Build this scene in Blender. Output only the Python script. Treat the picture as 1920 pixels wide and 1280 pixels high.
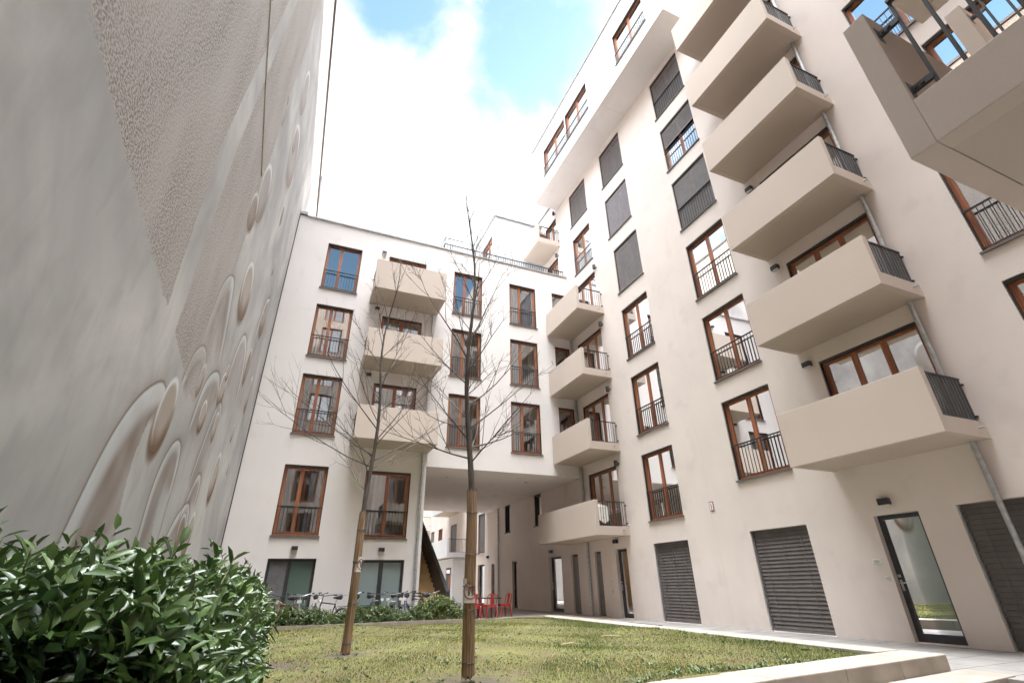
import bpy, math, random
import numpy as np
R = math.radians
random.seed(7); RNG = np.random.default_rng(11)
for o in list(bpy.data.objects): bpy.data.objects.remove(o)
SC = bpy.context.scene; COL = SC.collection

# ------------------------------------------------------------------ camera
cd = bpy.data.cameras.new('camera'); cam = bpy.data.objects.new('camera', cd); COL.objects.link(cam)
cd.sensor_width = 36; cd.lens = 16.866; cd.clip_start = 0.05; cd.clip_end = 600
yaw, pit, rol = R(23.356), R(26.852), R(-0.925)
f = np.array([math.sin(yaw)*math.cos(pit), math.cos(yaw)*math.cos(pit), math.sin(pit)])
r0 = np.array([math.cos(yaw), -math.sin(yaw), 0]); u0_ = np.cross(r0, f)
rr = math.cos(rol)*r0 + math.sin(rol)*u0_; uu = -math.sin(rol)*r0 + math.cos(rol)*u0_
from mathutils import Matrix, Vector
cam.matrix_world = Matrix(((rr[0], uu[0], -f[0], 0), (rr[1], uu[1], -f[1], 0), (rr[2], uu[2], -f[2], 1.1), (0, 0, 0, 1)))
SC.camera = cam

# ------------------------------------------------------------------ sky, sun, exposure
SUN = Vector((1.0, 0.5, 0.5)).normalized()
el = math.asin(SUN.z); az = math.atan2(SUN.x, SUN.y)
W = bpy.data.worlds.new('World'); SC.world = W; W.use_nodes = True
nt = W.node_tree; N = nt.nodes; L = nt.links
bg = N['Background']; bg.inputs[1].default_value = 0.13
sky = N.new('ShaderNodeTexSky'); sky.sky_type = 'NISHITA'; sky.sun_disc = False
sky.sun_elevation = el; sky.sun_rotation = az; sky.air_density = 1.0; sky.dust_density = 0.6; sky.ozone_density = 2.0
def wn(t, **k):
    n = N.new(t)
    for a, b in k.items(): setattr(n, a, b)
    return n
tc = wn('ShaderNodeTexCoord'); sep = wn('ShaderNodeSeparateXYZ'); L.new(tc.outputs['Generated'], sep.inputs[0])
def wm(op, a, b=None, clamp=False):
    n = wn('ShaderNodeMath', operation=op, use_clamp=clamp)
    for i, v in enumerate((a, b)):
        if v is None: continue
        if isinstance(v, (int, float)): n.inputs[i].default_value = v
        else: L.new(v, n.inputs[i])
    return n.outputs[0]
zz = wm('ADD', wm('MAXIMUM', sep.outputs[2], 0.0), 0.25)
cmb = wn('ShaderNodeCombineXYZ'); L.new(wm('DIVIDE', sep.outputs[0], zz), cmb.inputs[0]); L.new(wm('DIVIDE', sep.outputs[1], zz), cmb.inputs[1])
nz = wn('ShaderNodeTexNoise'); nz.inputs['Scale'].default_value = 4.2; nz.inputs['Detail'].default_value = 8; nz.inputs['Roughness'].default_value = 0.6; nz.inputs['Distortion'].default_value = 0.25
mp = wn('ShaderNodeMapping'); mp.inputs['Location'].default_value = (3.1, 0.4, 0); L.new(cmb.outputs[0], mp.inputs[0]); L.new(mp.outputs[0], nz.inputs['Vector'])
# heavier cloud towards +Y, clearer sky towards -Y, an opening in the cloud high on the right
def patch(d, r, k):
    h = wn('ShaderNodeVectorMath', operation='DISTANCE'); L.new(tc.outputs['Generated'], h.inputs[0]); h.inputs[1].default_value = Vector(d).normalized()
    return wm('MULTIPLY', wm('SUBTRACT', 1.0, wm('MULTIPLY', h.outputs['Value'], 1/r), True), k)
msk = wm('SUBTRACT', wm('SUBTRACT', wm('SUBTRACT', wm('SUBTRACT', wm('ADD', nz.outputs[0], .26), patch((.27,.47,.84), .34, .44)), patch((.01,.50,.866), .13, .5)), patch((.12,-.84,.52), .5, 1.0)), patch((-.72,.2,.66), .5, .75))
ramp = wn('ShaderNodeMapRange'); ramp.interpolation_type = 'SMOOTHSTEP'
L.new(msk, ramp.inputs[0]); ramp.inputs[1].default_value = 0.34; ramp.inputs[2].default_value = 0.62
nz2 = wn('ShaderNodeTexNoise'); nz2.inputs['Scale'].default_value = 3.4; nz2.inputs['Detail'].default_value = 6; L.new(mp.outputs[0], nz2.inputs['Vector'])
cl = wn('ShaderNodeMix', data_type='RGBA'); L.new(nz2.outputs[0], cl.inputs[0])
cl.inputs[6].default_value = (24, 25, 26, 1); cl.inputs[7].default_value = (52, 53, 54, 1)
skm = wn('ShaderNodeMix', data_type='RGBA'); skm.inputs[0].default_value = 1.0; skm.blend_type = 'MULTIPLY'
L.new(sky.outputs[0], skm.inputs[6]); skm.inputs[7].default_value = (1.95, 1.98, 1.7, 1)
thr = wn('ShaderNodeMapRange'); thr.interpolation_type = 'SMOOTHSTEP'; L.new(sep.outputs[2], thr.inputs[0]); thr.inputs[1].default_value = .875; thr.inputs[2].default_value = .995; thr.inputs[3].default_value = .125; thr.inputs[4].default_value = 3.7  # cloud dimmed lower down, boosted at the unseen zenith to light the court
ex1 = patch((-.62,-.58,.55), .6, 1.5); ex2 = patch((.05,-.35,.93), .5, 1.2)  # bright patches added to the unseen sky behind the camera to light the facades
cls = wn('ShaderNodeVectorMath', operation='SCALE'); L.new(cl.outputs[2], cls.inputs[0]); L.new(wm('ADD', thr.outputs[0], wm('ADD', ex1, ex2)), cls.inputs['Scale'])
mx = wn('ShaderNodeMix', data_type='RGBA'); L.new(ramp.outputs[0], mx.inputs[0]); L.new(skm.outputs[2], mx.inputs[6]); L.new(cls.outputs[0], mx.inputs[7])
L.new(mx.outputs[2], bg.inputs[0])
sl = bpy.data.lights.new('sun', 'SUN'); sl.energy = 4.0; sl.angle = R(0.5); sl.color = (1.0, 0.88, 0.74)
so = bpy.data.objects.new('sun', sl); COL.objects.link(so); so.rotation_euler = SUN.to_track_quat('Z', 'Y').to_euler(); so.location = (40, 10, 60)
VS = SC.view_settings; VS.view_transform = 'Standard'; VS.look = 'None'; VS.exposure = 1.2; VS.gamma = 1
SC.cycles.max_bounces = 9; SC.cycles.diffuse_bounces = 6; SC.cycles.glossy_bounces = 4; SC.cycles.transparent_max_bounces = 12
SC.cycles.caustics_reflective = False; SC.cycles.caustics_refractive = False
SC.cycles.use_denoising = True

# ------------------------------------------------------------------ helpers
class MB:
    def __init__(s): s.v = []; s.f = []; s.mi = []; s.cur = 0
    def add(s, vs, fs):
        n = len(s.v); s.v += [tuple(map(float, p)) for p in vs]; s.f += [tuple(n+i for i in q) for q in fs]; s.mi += [s.cur]*len(fs)
    def box(s, x0, x1, y0, y1, z0, z1):
        s.add([(x0,y0,z0),(x1,y0,z0),(x1,y1,z0),(x0,y1,z0),(x0,y0,z1),(x1,y0,z1),(x1,y1,z1),(x0,y1,z1)],
              [(0,3,2,1),(4,5,6,7),(0,1,5,4),(1,2,6,5),(2,3,7,6),(3,0,4,7)])
    def fbox(s, F, u0, u1, v0, v1, d0, d1):
        P = F.P; s.add([P(u0,v0,d0),P(u1,v0,d0),P(u1,v0,d1),P(u0,v0,d1),P(u0,v1,d0),P(u1,v1,d0),P(u1,v1,d1),P(u0,v1,d1)],
              [(0,3,2,1),(4,5,6,7),(0,1,5,4),(1,2,6,5),(2,3,7,6),(3,0,4,7)])
    def quad(s, *p): s.add(p, [tuple(range(len(p)))])
    def tube(s, pts, rad, n=8, cap=True):
        pts = [Vector(p) for p in pts]
        if isinstance(rad, (int, float)): rad = [rad]*len(pts)
        base = len(s.v); m = len(pts); up = None
        for i, p in enumerate(pts):
            t = (pts[min(i+1, m-1)] - pts[max(i-1, 0)]).normalized()
            if up is None or abs(t.dot(up)) > .98: up = Vector((0,0,1)) if abs(t.z) < .9 else Vector((1,0,0))
            a = t.cross(up).normalized(); b = t.cross(a); up = b if False else up
            for k in range(n):
                q = p + (a*math.cos(2*math.pi*k/n) + b*math.sin(2*math.pi*k/n))*rad[i]; s.v.append(tuple(q))
        for i in range(m-1):
            for k in range(n):
                s.f.append((base+i*n+k, base+i*n+(k+1) % n, base+(i+1)*n+(k+1) % n, base+(i+1)*n+k)); s.mi.append(s.cur)
        if cap:
            s.f.append(tuple(base+k for k in range(n))); s.f.append(tuple(base+(m-1)*n+k for k in range(n))); s.mi += [s.cur]*2
    def ring(s, c, ax, R_, r_, n=28, k=6):
        c = Vector(c); ax = Vector(ax).normalized(); a = ax.orthogonal().normalized(); b = ax.cross(a)
        base = len(s.v)
        for i in range(n):
            d = a*math.cos(2*math.pi*i/n) + b*math.sin(2*math.pi*i/n)
            for j in range(k):
                s.v.append(tuple(c + d*(R_ + r_*math.cos(2*math.pi*j/k)) + ax*r_*math.sin(2*math.pi*j/k)))
        for i in range(n):
            for j in range(k):
                s.f.append((base+i*k+j, base+((i+1) % n)*k+j, base+((i+1) % n)*k+(j+1) % k, base+i*k+(j+1) % k)); s.mi.append(s.cur)
    def build(s, name, mats, parent=None, smooth=False, bevel=0, origin=None):
        if not isinstance(mats, (list, tuple)): mats = [mats]
        off = Vector(origin) if origin else Vector((0,0,0))
        if parent:
            off = Vector((0,0,0)); p = parent
            while p: off += p.location; p = p.parent
            if parent.get('_local'): off = Vector((0,0,0))
        me = bpy.data.meshes.new(name); me.from_pydata([(x-off.x, y-off.y, z-off.z) for x, y, z in s.v], [], s.f); me.update()
        for m in mats: me.materials.append(m)
        if len(mats) > 1: me.polygons.foreach_set('material_index', s.mi)
        if smooth: me.polygons.foreach_set('use_smooth', [True]*len(me.polygons))
        o = bpy.data.objects.new(name, me); COL.objects.link(o)
        if parent: o.parent = parent
        elif origin: o.location = origin
        if bevel:
            b = o.modifiers.new('bevel', 'BEVEL'); b.width = bevel; b.segments = 2; b.limit_method = 'ANGLE'
        return o
class Fac:
    def __init__(s, kind, c): s.k = kind; s.c = c
    def P(s, u, v, d):
        return {'C': (s.c+d, u, v), 'B': (u, s.c+d, v), 'D': (u, s.c-d, v), 'W': (s.c-d, u, v)}[s.k]
def tag(o, label, cat, group=None, kind=None):
    o['label'] = label; o['category'] = cat
    if group: o['group'] = group
    if kind: o['kind'] = kind
    return o
def thing(name, loc, label, cat, group=None, rz=0, kind=None, local=False):
    o = bpy.data.objects.new(name, None); COL.objects.link(o); o.location = loc; o.rotation_euler = (0,0,rz); o.empty_display_size = .2
    if local: o['_local'] = 1
    return tag(o, label, cat, group, kind)
def struct(o): o['kind'] = 'structure'; return o
def np_mesh(name, verts, faces_flat, loop_n, mat, parent=None, color=None, smooth=False, extra=None):
    """verts (n,3) array; faces as flat index array with a per-face count array"""
    off = np.zeros(3); p = parent
    while p: off += np.array(p.location); p = p.parent
    me = bpy.data.meshes.new(name); v = (verts-off).astype(np.float32)
    me.vertices.add(len(v)); me.vertices.foreach_set('co', v.ravel())
    me.loops.add(len(faces_flat)); me.loops.foreach_set('vertex_index', faces_flat.astype(np.int32))
    me.polygons.add(len(loop_n)); st = np.concatenate([[0], np.cumsum(loop_n)[:-1]]).astype(np.int32)
    me.polygons.foreach_set('loop_start', st); me.polygons.foreach_set('loop_total', loop_n.astype(np.int32))
    if smooth: me.polygons.foreach_set('use_smooth', np.ones(len(loop_n), bool))
    me.update(calc_edges=True)
    if color is not None:
        a = me.color_attributes.new('Col', 'FLOAT_COLOR', 'POINT'); a.data.foreach_set('color', color.astype(np.float32).ravel())
    for k, arr in (extra or {}).items():
        a = me.attributes.new(k, 'FLOAT', 'POINT'); a.data.foreach_set('value', arr.astype(np.float32).ravel())
    me.validate(); me.materials.append(mat)
    o = bpy.data.objects.new(name, me); COL.objects.link(o)
    if parent: o.parent = parent
    return o

# ------------------------------------------------------------------ materials
def mat(name, col=(.5,.5,.5), rough=.6, metal=0, spec=.5):
    m = bpy.data.materials.new(name); m.use_nodes = True; b = m.node_tree.nodes['Principled BSDF']
    b.inputs['Base Color'].default_value = (*col, 1); b.inputs['Roughness'].default_value = rough
    b.inputs['Metallic'].default_value = metal; b.inputs['Specular IOR Level'].default_value = spec
    return m
def nodes(m): return m.node_tree.nodes, m.node_tree.links, m.node_tree.nodes['Principled BSDF']
def noisy(m, c1, c2, scale, detail=4, bump=0, bscale=None, stretch=(1,1,1), lo=.35, hi=.65, coord='Object'):
    n, l, b = nodes(m)
    t = n.new('ShaderNodeTexCoord'); mp_ = n.new('ShaderNodeMapping'); mp_.inputs['Scale'].default_value = stretch
    l.new(t.outputs[coord], mp_.inputs[0])
    z = n.new('ShaderNodeTexNoise'); z.inputs['Scale'].default_value = scale; z.inputs['Detail'].default_value = detail
    l.new(mp_.outputs[0], z.inputs['Vector'])
    mr = n.new('ShaderNodeMapRange'); mr.inputs[1].default_value = lo; mr.inputs[2].default_value = hi; l.new(z.outputs[0], mr.inputs[0])
    mi = n.new('ShaderNodeMix'); mi.data_type = 'RGBA'; mi.inputs[6].default_value = (*c1,1); mi.inputs[7].default_value = (*c2,1)
    l.new(mr.outputs[0], mi.inputs[0]); l.new(mi.outputs[2], b.inputs['Base Color'])
    if bump:
        z2 = n.new('ShaderNodeTexNoise'); z2.inputs['Scale'].default_value = bscale or scale*4; z2.inputs['Detail'].default_value = 5
        l.new(mp_.outputs[0], z2.inputs['Vector'])
        bp = n.new('ShaderNodeBump'); bp.inputs['Strength'].default_value = bump; bp.inputs['Distance'].default_value = .01
        l.new(z2.outputs[0], bp.inputs['Height']); l.new(bp.outputs[0], b.inputs['Normal'])
    return m
def plaster(name, c, var=.05, streak=.05, bump=.25, dirt=0):
    m = mat(name, c, .85, spec=.25); n, l, b = nodes(m)
    t = n.new('ShaderNodeTexCoord')
    def nz_(scale, stretch, detail=5):
        mp_ = n.new('ShaderNodeMapping'); mp_.inputs['Scale'].default_value = stretch; l.new(t.outputs['Object'], mp_.inputs[0])
        z = n.new('ShaderNodeTexNoise'); z.inputs['Scale'].default_value = scale; z.inputs['Detail'].default_value = detail; l.new(mp_.outputs[0], z.inputs[0]); return z.outputs[0]
    a = nz_(.55, (1,1,1)); s = nz_(2.2, (1.6,1.6,.12)); g = nz_(60, (1,1,1), 2)
    def mul(x, lo, hi):
        r_ = n.new('ShaderNodeMapRange'); r_.inputs[1].default_value = .3; r_.inputs[2].default_value = .7; r_.inputs[3].default_value = lo; r_.inputs[4].default_value = hi; l.new(x, r_.inputs[0]); return r_.outputs[0]
    def mm(p, q):
        k = n.new('ShaderNodeMath'); k.operation = 'MULTIPLY'; l.new(p, k.inputs[0]); l.new(q, k.inputs[1]); return k.outputs[0]
    k = mm(mm(mul(a, 1-var, 1+var), mul(s, 1-streak, 1+streak*.4)), mul(g, .985, 1.015))
    v = n.new('ShaderNodeVectorMath'); v.operation = 'SCALE'; v.inputs[0].default_value = c; l.new(k, v.inputs['Scale']); l.new(v.outputs[0], b.inputs['Base Color'])
    if dirt:
        sx = n.new('ShaderNodeSeparateXYZ'); l.new(t.outputs['Object'], sx.inputs[0]); zd = n.new('ShaderNodeMapRange'); zd.inputs[1].default_value = .55; zd.inputs[2].default_value = 0; l.new(sx.outputs[2], zd.inputs[0])
        dd_ = mm(zd.outputs[0], mul(nz_(5, (1,1,.6), 6), 0, 1)); sp = mul(nz_(1.3, (1,1,1), 8), -2.2, 1.0)
        mx_ = n.new('ShaderNodeMath'); mx_.operation = 'MAXIMUM'; l.new(dd_, mx_.inputs[0]); l.new(sp, mx_.inputs[1]); m5 = n.new('ShaderNodeMath'); m5.operation = 'MULTIPLY'; m5.use_clamp = True; l.new(mx_.outputs[0], m5.inputs[0]); m5.inputs[1].default_value = dirt
        mi = n.new('ShaderNodeMix'); mi.data_type = 'RGBA'; l.new(m5.outputs[0], mi.inputs[0]); l.new(v.outputs[0], mi.inputs[6]); mi.inputs[7].default_value = (c[0]*.5, c[1]*.47, c[2]*.44, 1); l.new(mi.outputs[2], b.inputs['Base Color'])
    h = nz_(95, (1,1,1), 6); bp = n.new('ShaderNodeBump'); bp.inputs['Strength'].default_value = bump; bp.inputs['Distance'].default_value = .006; l.new(h, bp.inputs['Height']); l.new(bp.outputs[0], b.inputs['Normal'])
    return m
M = {}
M['wallC'] = plaster('cream_plaster', (.71,.635,.588), .05, .012, .3, .13)
M['wallB'] = plaster('pale_plaster', (.745,.705,.685), .04, .012, .3, .12)
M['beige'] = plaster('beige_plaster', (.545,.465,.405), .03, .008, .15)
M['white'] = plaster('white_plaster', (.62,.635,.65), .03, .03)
M['soffit_shade'] = plaster('shaded_soffit_plaster', (.50,.43,.365), .03, .0, .1)  # same beige plaster, darkened to put shade into the balcony undersides
M['wood'] = noisy(mat('red_brown_wood', rough=.4), (.30,.108,.05), (.40,.155,.075), 9, 5, .12, 60, (1,1,.08))
M['dark'] = noisy(mat('anthracite_metal', rough=.45, metal=0), (.032,.032,.036), (.045,.045,.05), 14, 3)
M['rail'] = mat('black_railing_paint', (.028,.03,.034), .4)
M['sill'] = noisy(mat('grey_sill_metal', rough=.5), (.10,.095,.095), (.13,.125,.12), 6, 3)
M['galv'] = noisy(mat('galvanised_steel', rough=.42, metal=.75), (.40,.42,.43), (.55,.56,.57), 9, 4)
M['blind'] = noisy(mat('blind_slat_metal', rough=.5), (.19,.172,.168), (.23,.21,.205), 5, 3)
M['slat'] = noisy(mat('slat_metal', rough=.5), (.115,.102,.098), (.14,.126,.12), 5, 3)
M['slatlight'] = noisy(mat('grey_slat_metal', rough=.5), (.30,.275,.29), (.35,.325,.34), 5, 3)
M['room'] = mat('room_paint', (.60,.56,.52), .9)
M['curtain'] = mat('white_curtain', (.72,.69,.64), .9)
M['coping'] = noisy(mat('zinc_coping', rough=.5, metal=.2), (.30,.30,.30), (.38,.38,.38), 4)
M['lamp'] = mat('black_lamp_housing', (.03,.03,.033), .45)
M['steelbright'] = mat('brushed_steel', (.6,.6,.6), .3, 1)
M['whiteplastic'] = mat('white_plastic', (.75,.74,.72), .5)
M['groutdark'] = mat('dark_joint', (.10,.09,.085), .9)
def glass(name, tint=(.86,.9,.88), ior=2.15, body=None, bodyfac=0.0):
    m = bpy.data.materials.new(name); m.use_nodes = True; n = m.node_tree.nodes; l = m.node_tree.links; n.clear()
    out = n.new('ShaderNodeOutputMaterial'); tr = n.new('ShaderNodeBsdfTransparent'); tr.inputs[0].default_value = (*tint,1)
    gl = n.new('ShaderNodeBsdfGlossy'); gl.inputs['Roughness'].default_value = .0; gl.inputs[0].default_value = (.97,.98,1,1)
    fr = n.new('ShaderNodeFresnel'); fr.inputs[0].default_value = ior
    z = n.new('ShaderNodeTexNoise'); z.inputs['Scale'].default_value = .9; z.inputs['Detail'].default_value = 1
    t = n.new('ShaderNodeTexCoord'); l.new(t.outputs['Object'], z.inputs[0])
    bp = n.new('ShaderNodeBump'); bp.inputs['Strength'].default_value = .03; bp.inputs['Distance'].default_value = .05; l.new(z.outputs[0], bp.inputs['Height']); l.new(bp.outputs[0], gl.inputs['Normal'])
    mx_ = n.new('ShaderNodeMixShader'); l.new(fr.outputs[0], mx_.inputs[0])
    if body:
        df = n.new('ShaderNodeBsdfDiffuse'); df.inputs[0].default_value = (*body,1)
        m2 = n.new('ShaderNodeMixShader'); m2.inputs[0].default_value = bodyfac; l.new(tr.outputs[0], m2.inputs[1]); l.new(df.outputs[0], m2.inputs[2]); l.new(m2.outputs[0], mx_.inputs[1])
    else: l.new(tr.outputs[0], mx_.inputs[1])
    l.new(gl.outputs[0], mx_.inputs[2]); l.new(mx_.outputs[0], out.inputs[0]); return m
M['glass'] = glass('window_glass', ior=3.5)
M['frost'] = glass('green_frosted_glass', ior=2.0, body=(.17,.25,.21), bodyfac=.75)
M['frostblue'] = glass('pale_frosted_glass', ior=1.9, body=(.33,.42,.42), bodyfac=.8)
M['darkglass'] = glass('dark_glass', tint=(.5,.52,.52), ior=2.0)

# ------------------------------------------------------------------ facade and window builders
def facade(mb, F, U0, U1, V0, V1, ops, rev=.2):
    us = sorted({U0, U1, *[u for o in ops for u in o[:2] if U0 < u < U1]}); vs = sorted({V0, V1, *[v for o in ops for v in o[2:4] if V0 < v < V1]})
    for i in range(len(us)-1):
        uc = (us[i]+us[i+1])/2; j = 0
        while j < len(vs)-1:
            def hole(j): 
                vc = (vs[j]+vs[j+1])/2
                return any(o[0] < uc < o[1] and o[2] < vc < o[3] for o in ops)
            if hole(j): j += 1; continue
            k = j
            while k+1 < len(vs)-1 and not hole(k+1): k += 1
            mb.quad(F.P(us[i],vs[j],0), F.P(us[i+1],vs[j],0), F.P(us[i+1],vs[k+1],0), F.P(us[i],vs[k+1],0)); j = k+1
    for o in ops:
        if len(o) > 4 and not o[4]: continue
        a, b, c, d = o[:4]
        mb.quad(F.P(a,c,0),F.P(a,d,0),F.P(a,d,rev),F.P(a,c,rev)); mb.quad(F.P(b,c,0),F.P(b,c,rev),F.P(b,d,rev),F.P(b,d,0))
        mb.quad(F.P(a,d,0),F.P(b,d,0),F.P(b,d,rev),F.P(a,d,rev)); mb.quad(F.P(a,c,0),F.P(a,c,rev),F.P(b,c,rev),F.P(b,c,0))
def slats(mb, F, u0, u1, v0, v1, d, pitch=.08, tilt=.028):
    tilt = -tilt
    n = max(1, int((v1-v0)/pitch)); p = (v1-v0)/n
    for i in range(n):
        a = v0+i*p; e = p*.06
        P = F.P; t = tilt
        mb.add([P(u0,a+e,d+t),P(u1,a+e,d+t),P(u1,a+p*.55,d+t*.35),P(u0,a+p*.55,d+t*.35),P(u1,a+p*1.02,d-t*.3),P(u0,a+p*1.02,d-t*.3)], [(0,1,2,3),(3,2,4,5)])
        mb.add([P(u0,a+p*1.02,d-t*.3),P(u1,a+p*1.02,d-t*.3),P(u1,a+p*.93,d-t*.35),P(u0,a+p*.93,d-t*.35)], [(0,1,2,3)])
def railing(mb, F, u0, u1, v0, v1, d, step=.11, bar=.012, t=.02):
    mb.fbox(F, u0, u1, v1-.03, v1, d-t, d+t); mb.fbox(F, u0, u1, v0, v0+.02, d-.012, d+.012)
    n = max(2, round((u1-u0)/step))
    for i in range(n+1):
        u = u0+.012+(u1-u0-.024)*i/n; mb.fbox(F, u-bar/2, u+bar/2, v0+.02, v1-.03, d-.008, d+.008)
def window(par, F, u0, u1, v0, v1, splits=(.5,), rail=None, blind=0, curtain=None, sill=True, fr='wood', gl='glass', slatm='blind', name='window', room=True, guides=True, raild=.03):
    w = u1-u0; fw = .06; D0 = .11
    mb = MB(); mb.fbox(F,u0,u0+fw,v0,v1,D0,D0+.08); mb.fbox(F,u1-fw,u1,v0,v1,D0,D0+.08); mb.fbox(F,u0+fw,u1-fw,v1-fw,v1,D0,D0+.08); mb.fbox(F,u0+fw,u1-fw,v0,v0+fw+.02,D0,D0+.08)
    cuts = [u0+fw]+[u0+w*s for s in splits]+[u1-fw]; sw = .055
    pn = MB()
    for i in range(len(cuts)-1):
        a = cuts[i]+(.006 if i else 0); b = cuts[i+1]-(.006 if i < len(cuts)-2 else 0); c = v0+fw+.02; d = v1-fw
        mb.fbox(F,a,a+sw,c,d,D0+.018,D0+.075); mb.fbox(F,b-sw,b,c,d,D0+.018,D0+.075); mb.fbox(F,a+sw,b-sw,d-sw,d,D0+.018,D0+.075); mb.fbox(F,a+sw,b-sw,c,c+sw,D0+.018,D0+.075)
        pn.quad(F.P(a+sw,c+sw,D0+.05),F.P(b-sw,c+sw,D0+.05),F.P(b-sw,d-sw,D0+.05),F.P(a+sw,d-sw,D0+.05))
    for s_ in splits: mb.fbox(F,u0+w*s_-.006,u0+w*s_+.006,v0+fw+.02,v1-fw,D0+.03,D0+.07)
    wo = mb.build(name, M[fr], par); pn.build('pane', M[gl], wo)
    if guides:
        g = MB(); g.fbox(F,u0+.002,u0+.024,v0+.03,v1-.002,.035,.10); g.fbox(F,u1-.024,u1-.002,v0+.03,v1-.002,.035,.10); g.fbox(F,u0+.024,u1-.024,v1-.06,v1-.002,.03,.10); g.build('blind_guide', M['dark'], wo)
    if sill:
        s = MB(); s.fbox(F,u0-.04,u1+.04,v0-.035,v0+.006,-.05,.12); s.build('sill', M['sill'], wo)
    if rail:
        r_ = MB(); railing(r_,F,u0+.005,u1-.005,v0+.07,v0+rail,raild); r_.build('railing', M['rail'], wo)
    if blind:
        b = MB(); slats(b,F,u0+.042,u1-.042,v1-.09-(v1-v0-.12)*blind,v1-.09,.065, .07, .012)
        b.fbox(F,u0+.042,u1-.042,v1-.09-(v1-v0-.12)*blind-.03,v1-.09-(v1-v0-.12)*blind,.05,.075)
        for q in (.25,.75): b.fbox(F,u0+w*q-.006,u0+w*q+.006,v1-.09-(v1-v0-.12)*blind,v1-.09,.03,.036)
        b.build('blind', M[slatm], wo)
    if room:
        m_ = MB(); a, b, c, d, e, g = u0-.35, u1+.35, v0-.02, v1+.25, .21, 3.0; P = F.P
        m_.quad(P(a,c,g),P(b,c,g),P(b,d,g),P(a,d,g)); m_.quad(P(a,c,e),P(a,c,g),P(a,d,g),P(a,d,e)); m_.quad(P(b,c,e),P(b,c,g),P(b,d,g),P(b,d,e)); m_.quad(P(a,d,e),P(b,d,e),P(b,d,g),P(a,d,g)); m_.quad(P(a,c,e),P(b,c,e),P(b,c,g),P(a,c,g))
        m_.build('room', M['room'], wo)
    if curtain and room:
        cu = MB()
        for (q0, q1) in curtain:
            a = u0+w*q0; b = u0+w*q1; n = max(6, int((b-a)/.035)); ph = random.random()*6
            top = [F.P(a+(b-a)*i/n, v1-.02, .36+.035*math.sin(i*1.25+ph)+.012*math.sin(i*3.1)) for i in range(n+1)]
            bot = [F.P(a+(b-a)*i/n, v0+.02, .36+.045*math.sin(i*1.25+ph)+.015*math.sin(i*2.7)) for i in range(n+1)]
            cu.add(top+bot, [(i,i+1,n+2+i,n+1+i) for i in range(n)])
        cu.build('curtain', M['curtain'], wo, smooth=True)
    return wo
def door(par, F, u0, u1, v0, v1, gl='frost', handle=None, name='door', splits=()):
    fw = .085; D0 = .12; mb = MB()
    mb.fbox(F,u0,u0+fw,v0,v1,D0,D0+.07); mb.fbox(F,u1-fw,u1,v0,v1,D0,D0+.07); mb.fbox(F,u0+fw,u1-fw,v1-fw,v1,D0,D0+.07); mb.fbox(F,u0+fw,u1-fw,v0,v0+.14,D0,D0+.07)
    cuts = [u0+fw]+[u0+(u1-u0)*s for s in splits]+[u1-fw]
    for s in splits: c = u0+(u1-u0)*s; mb.fbox(F,c-.07,c+.07,v0+.14,v1-fw,D0,D0+.07)
    o = mb.build(name, M['dark'], par)
    p = MB(); p.quad(F.P(u0+fw,v0+.14,D0+.04),F.P(u1-fw,v0+.14,D0+.04),F.P(u1-fw,v1-fw,D0+.04),F.P(u0+fw,v1-fw,D0+.04)); p.build('pane', M[gl], o)
    b = MB(); b.quad(F.P(u0-.3,v0-.02,2.5),F.P(u1+.3,v0-.02,2.5),F.P(u1+.3,v1+.2,2.5),F.P(u0-.3,v1+.2,2.5))
    for s0, s1 in ((u0-.3,u0-.3),(u1+.3,u1+.3)): b.quad(F.P(s0,v0-.02,.21),F.P(s0,v0-.02,2.5),F.P(s0,v1+.2,2.5),F.P(s0,v1+.2,.21))
    b.quad(F.P(u0-.3,v1+.2,.21),F.P(u1+.3,v1+.2,.21),F.P(u1+.3,v1+.2,2.5),F.P(u0-.3,v1+.2,2.5)); b.quad(F.P(u0-.3,v0-.02,.21),F.P(u1+.3,v0-.02,.21),F.P(u1+.3,v0-.02,2.5),F.P(u0-.3,v0-.02,2.5)); b.build('room', M['room'], o)
    if handle is not None:
        h = MB(); h.tube([F.P(handle,v0+1.0,D0-.0),F.P(handle,v0+1.0,D0-.06)],.012); h.tube([F.P(handle,v0+1.0,D0-.055),F.P(handle+(.12 if handle < (u0+u1)/2 else -.12),v0+1.0,D0-.055)],.011)
        h.fbox(F,handle-.02,handle+.02,v0+.86,v0+1.06,D0-.012,D0); h.fbox(F,handle-.025,handle+.025,v0+1.1,v0+1.15,D0-.02,D0); h.build('handle', M['steelbright'], o)
    return o
def shutter(par, F, u0, u1, v0, v1):
    mb = MB(); slats(mb,F,u0+.02,u1-.02,v0+.06,v1-.01,.10,.086,.017); mb.fbox(F,u0+.02,u1-.02,v0+.005,v0+.055,.08,.12)
    w = u1-u0
    for q in (.17,.5,.83): mb.fbox(F,u0+w*q-.006,u0+w*q+.006,v0+.05,v1-.01,.058,.062)
    o = mb.build('roller_shutter', M['slat'], par)
    for a_, b_ in ((u0+.001,u0+.018),(u1-.018,u1-.001)): g = MB(); g.fbox(F,a_,b_,v0,v1,.03,.15); g.build('guide_rail', M['galv'], o)
    b = MB(); b.quad(F.P(u0,v0,.19),F.P(u1,v0,.19),F.P(u1,v1,.19),F.P(u0,v1,.19)); b.build('backing', M['dark'], o)
    return o
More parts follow.
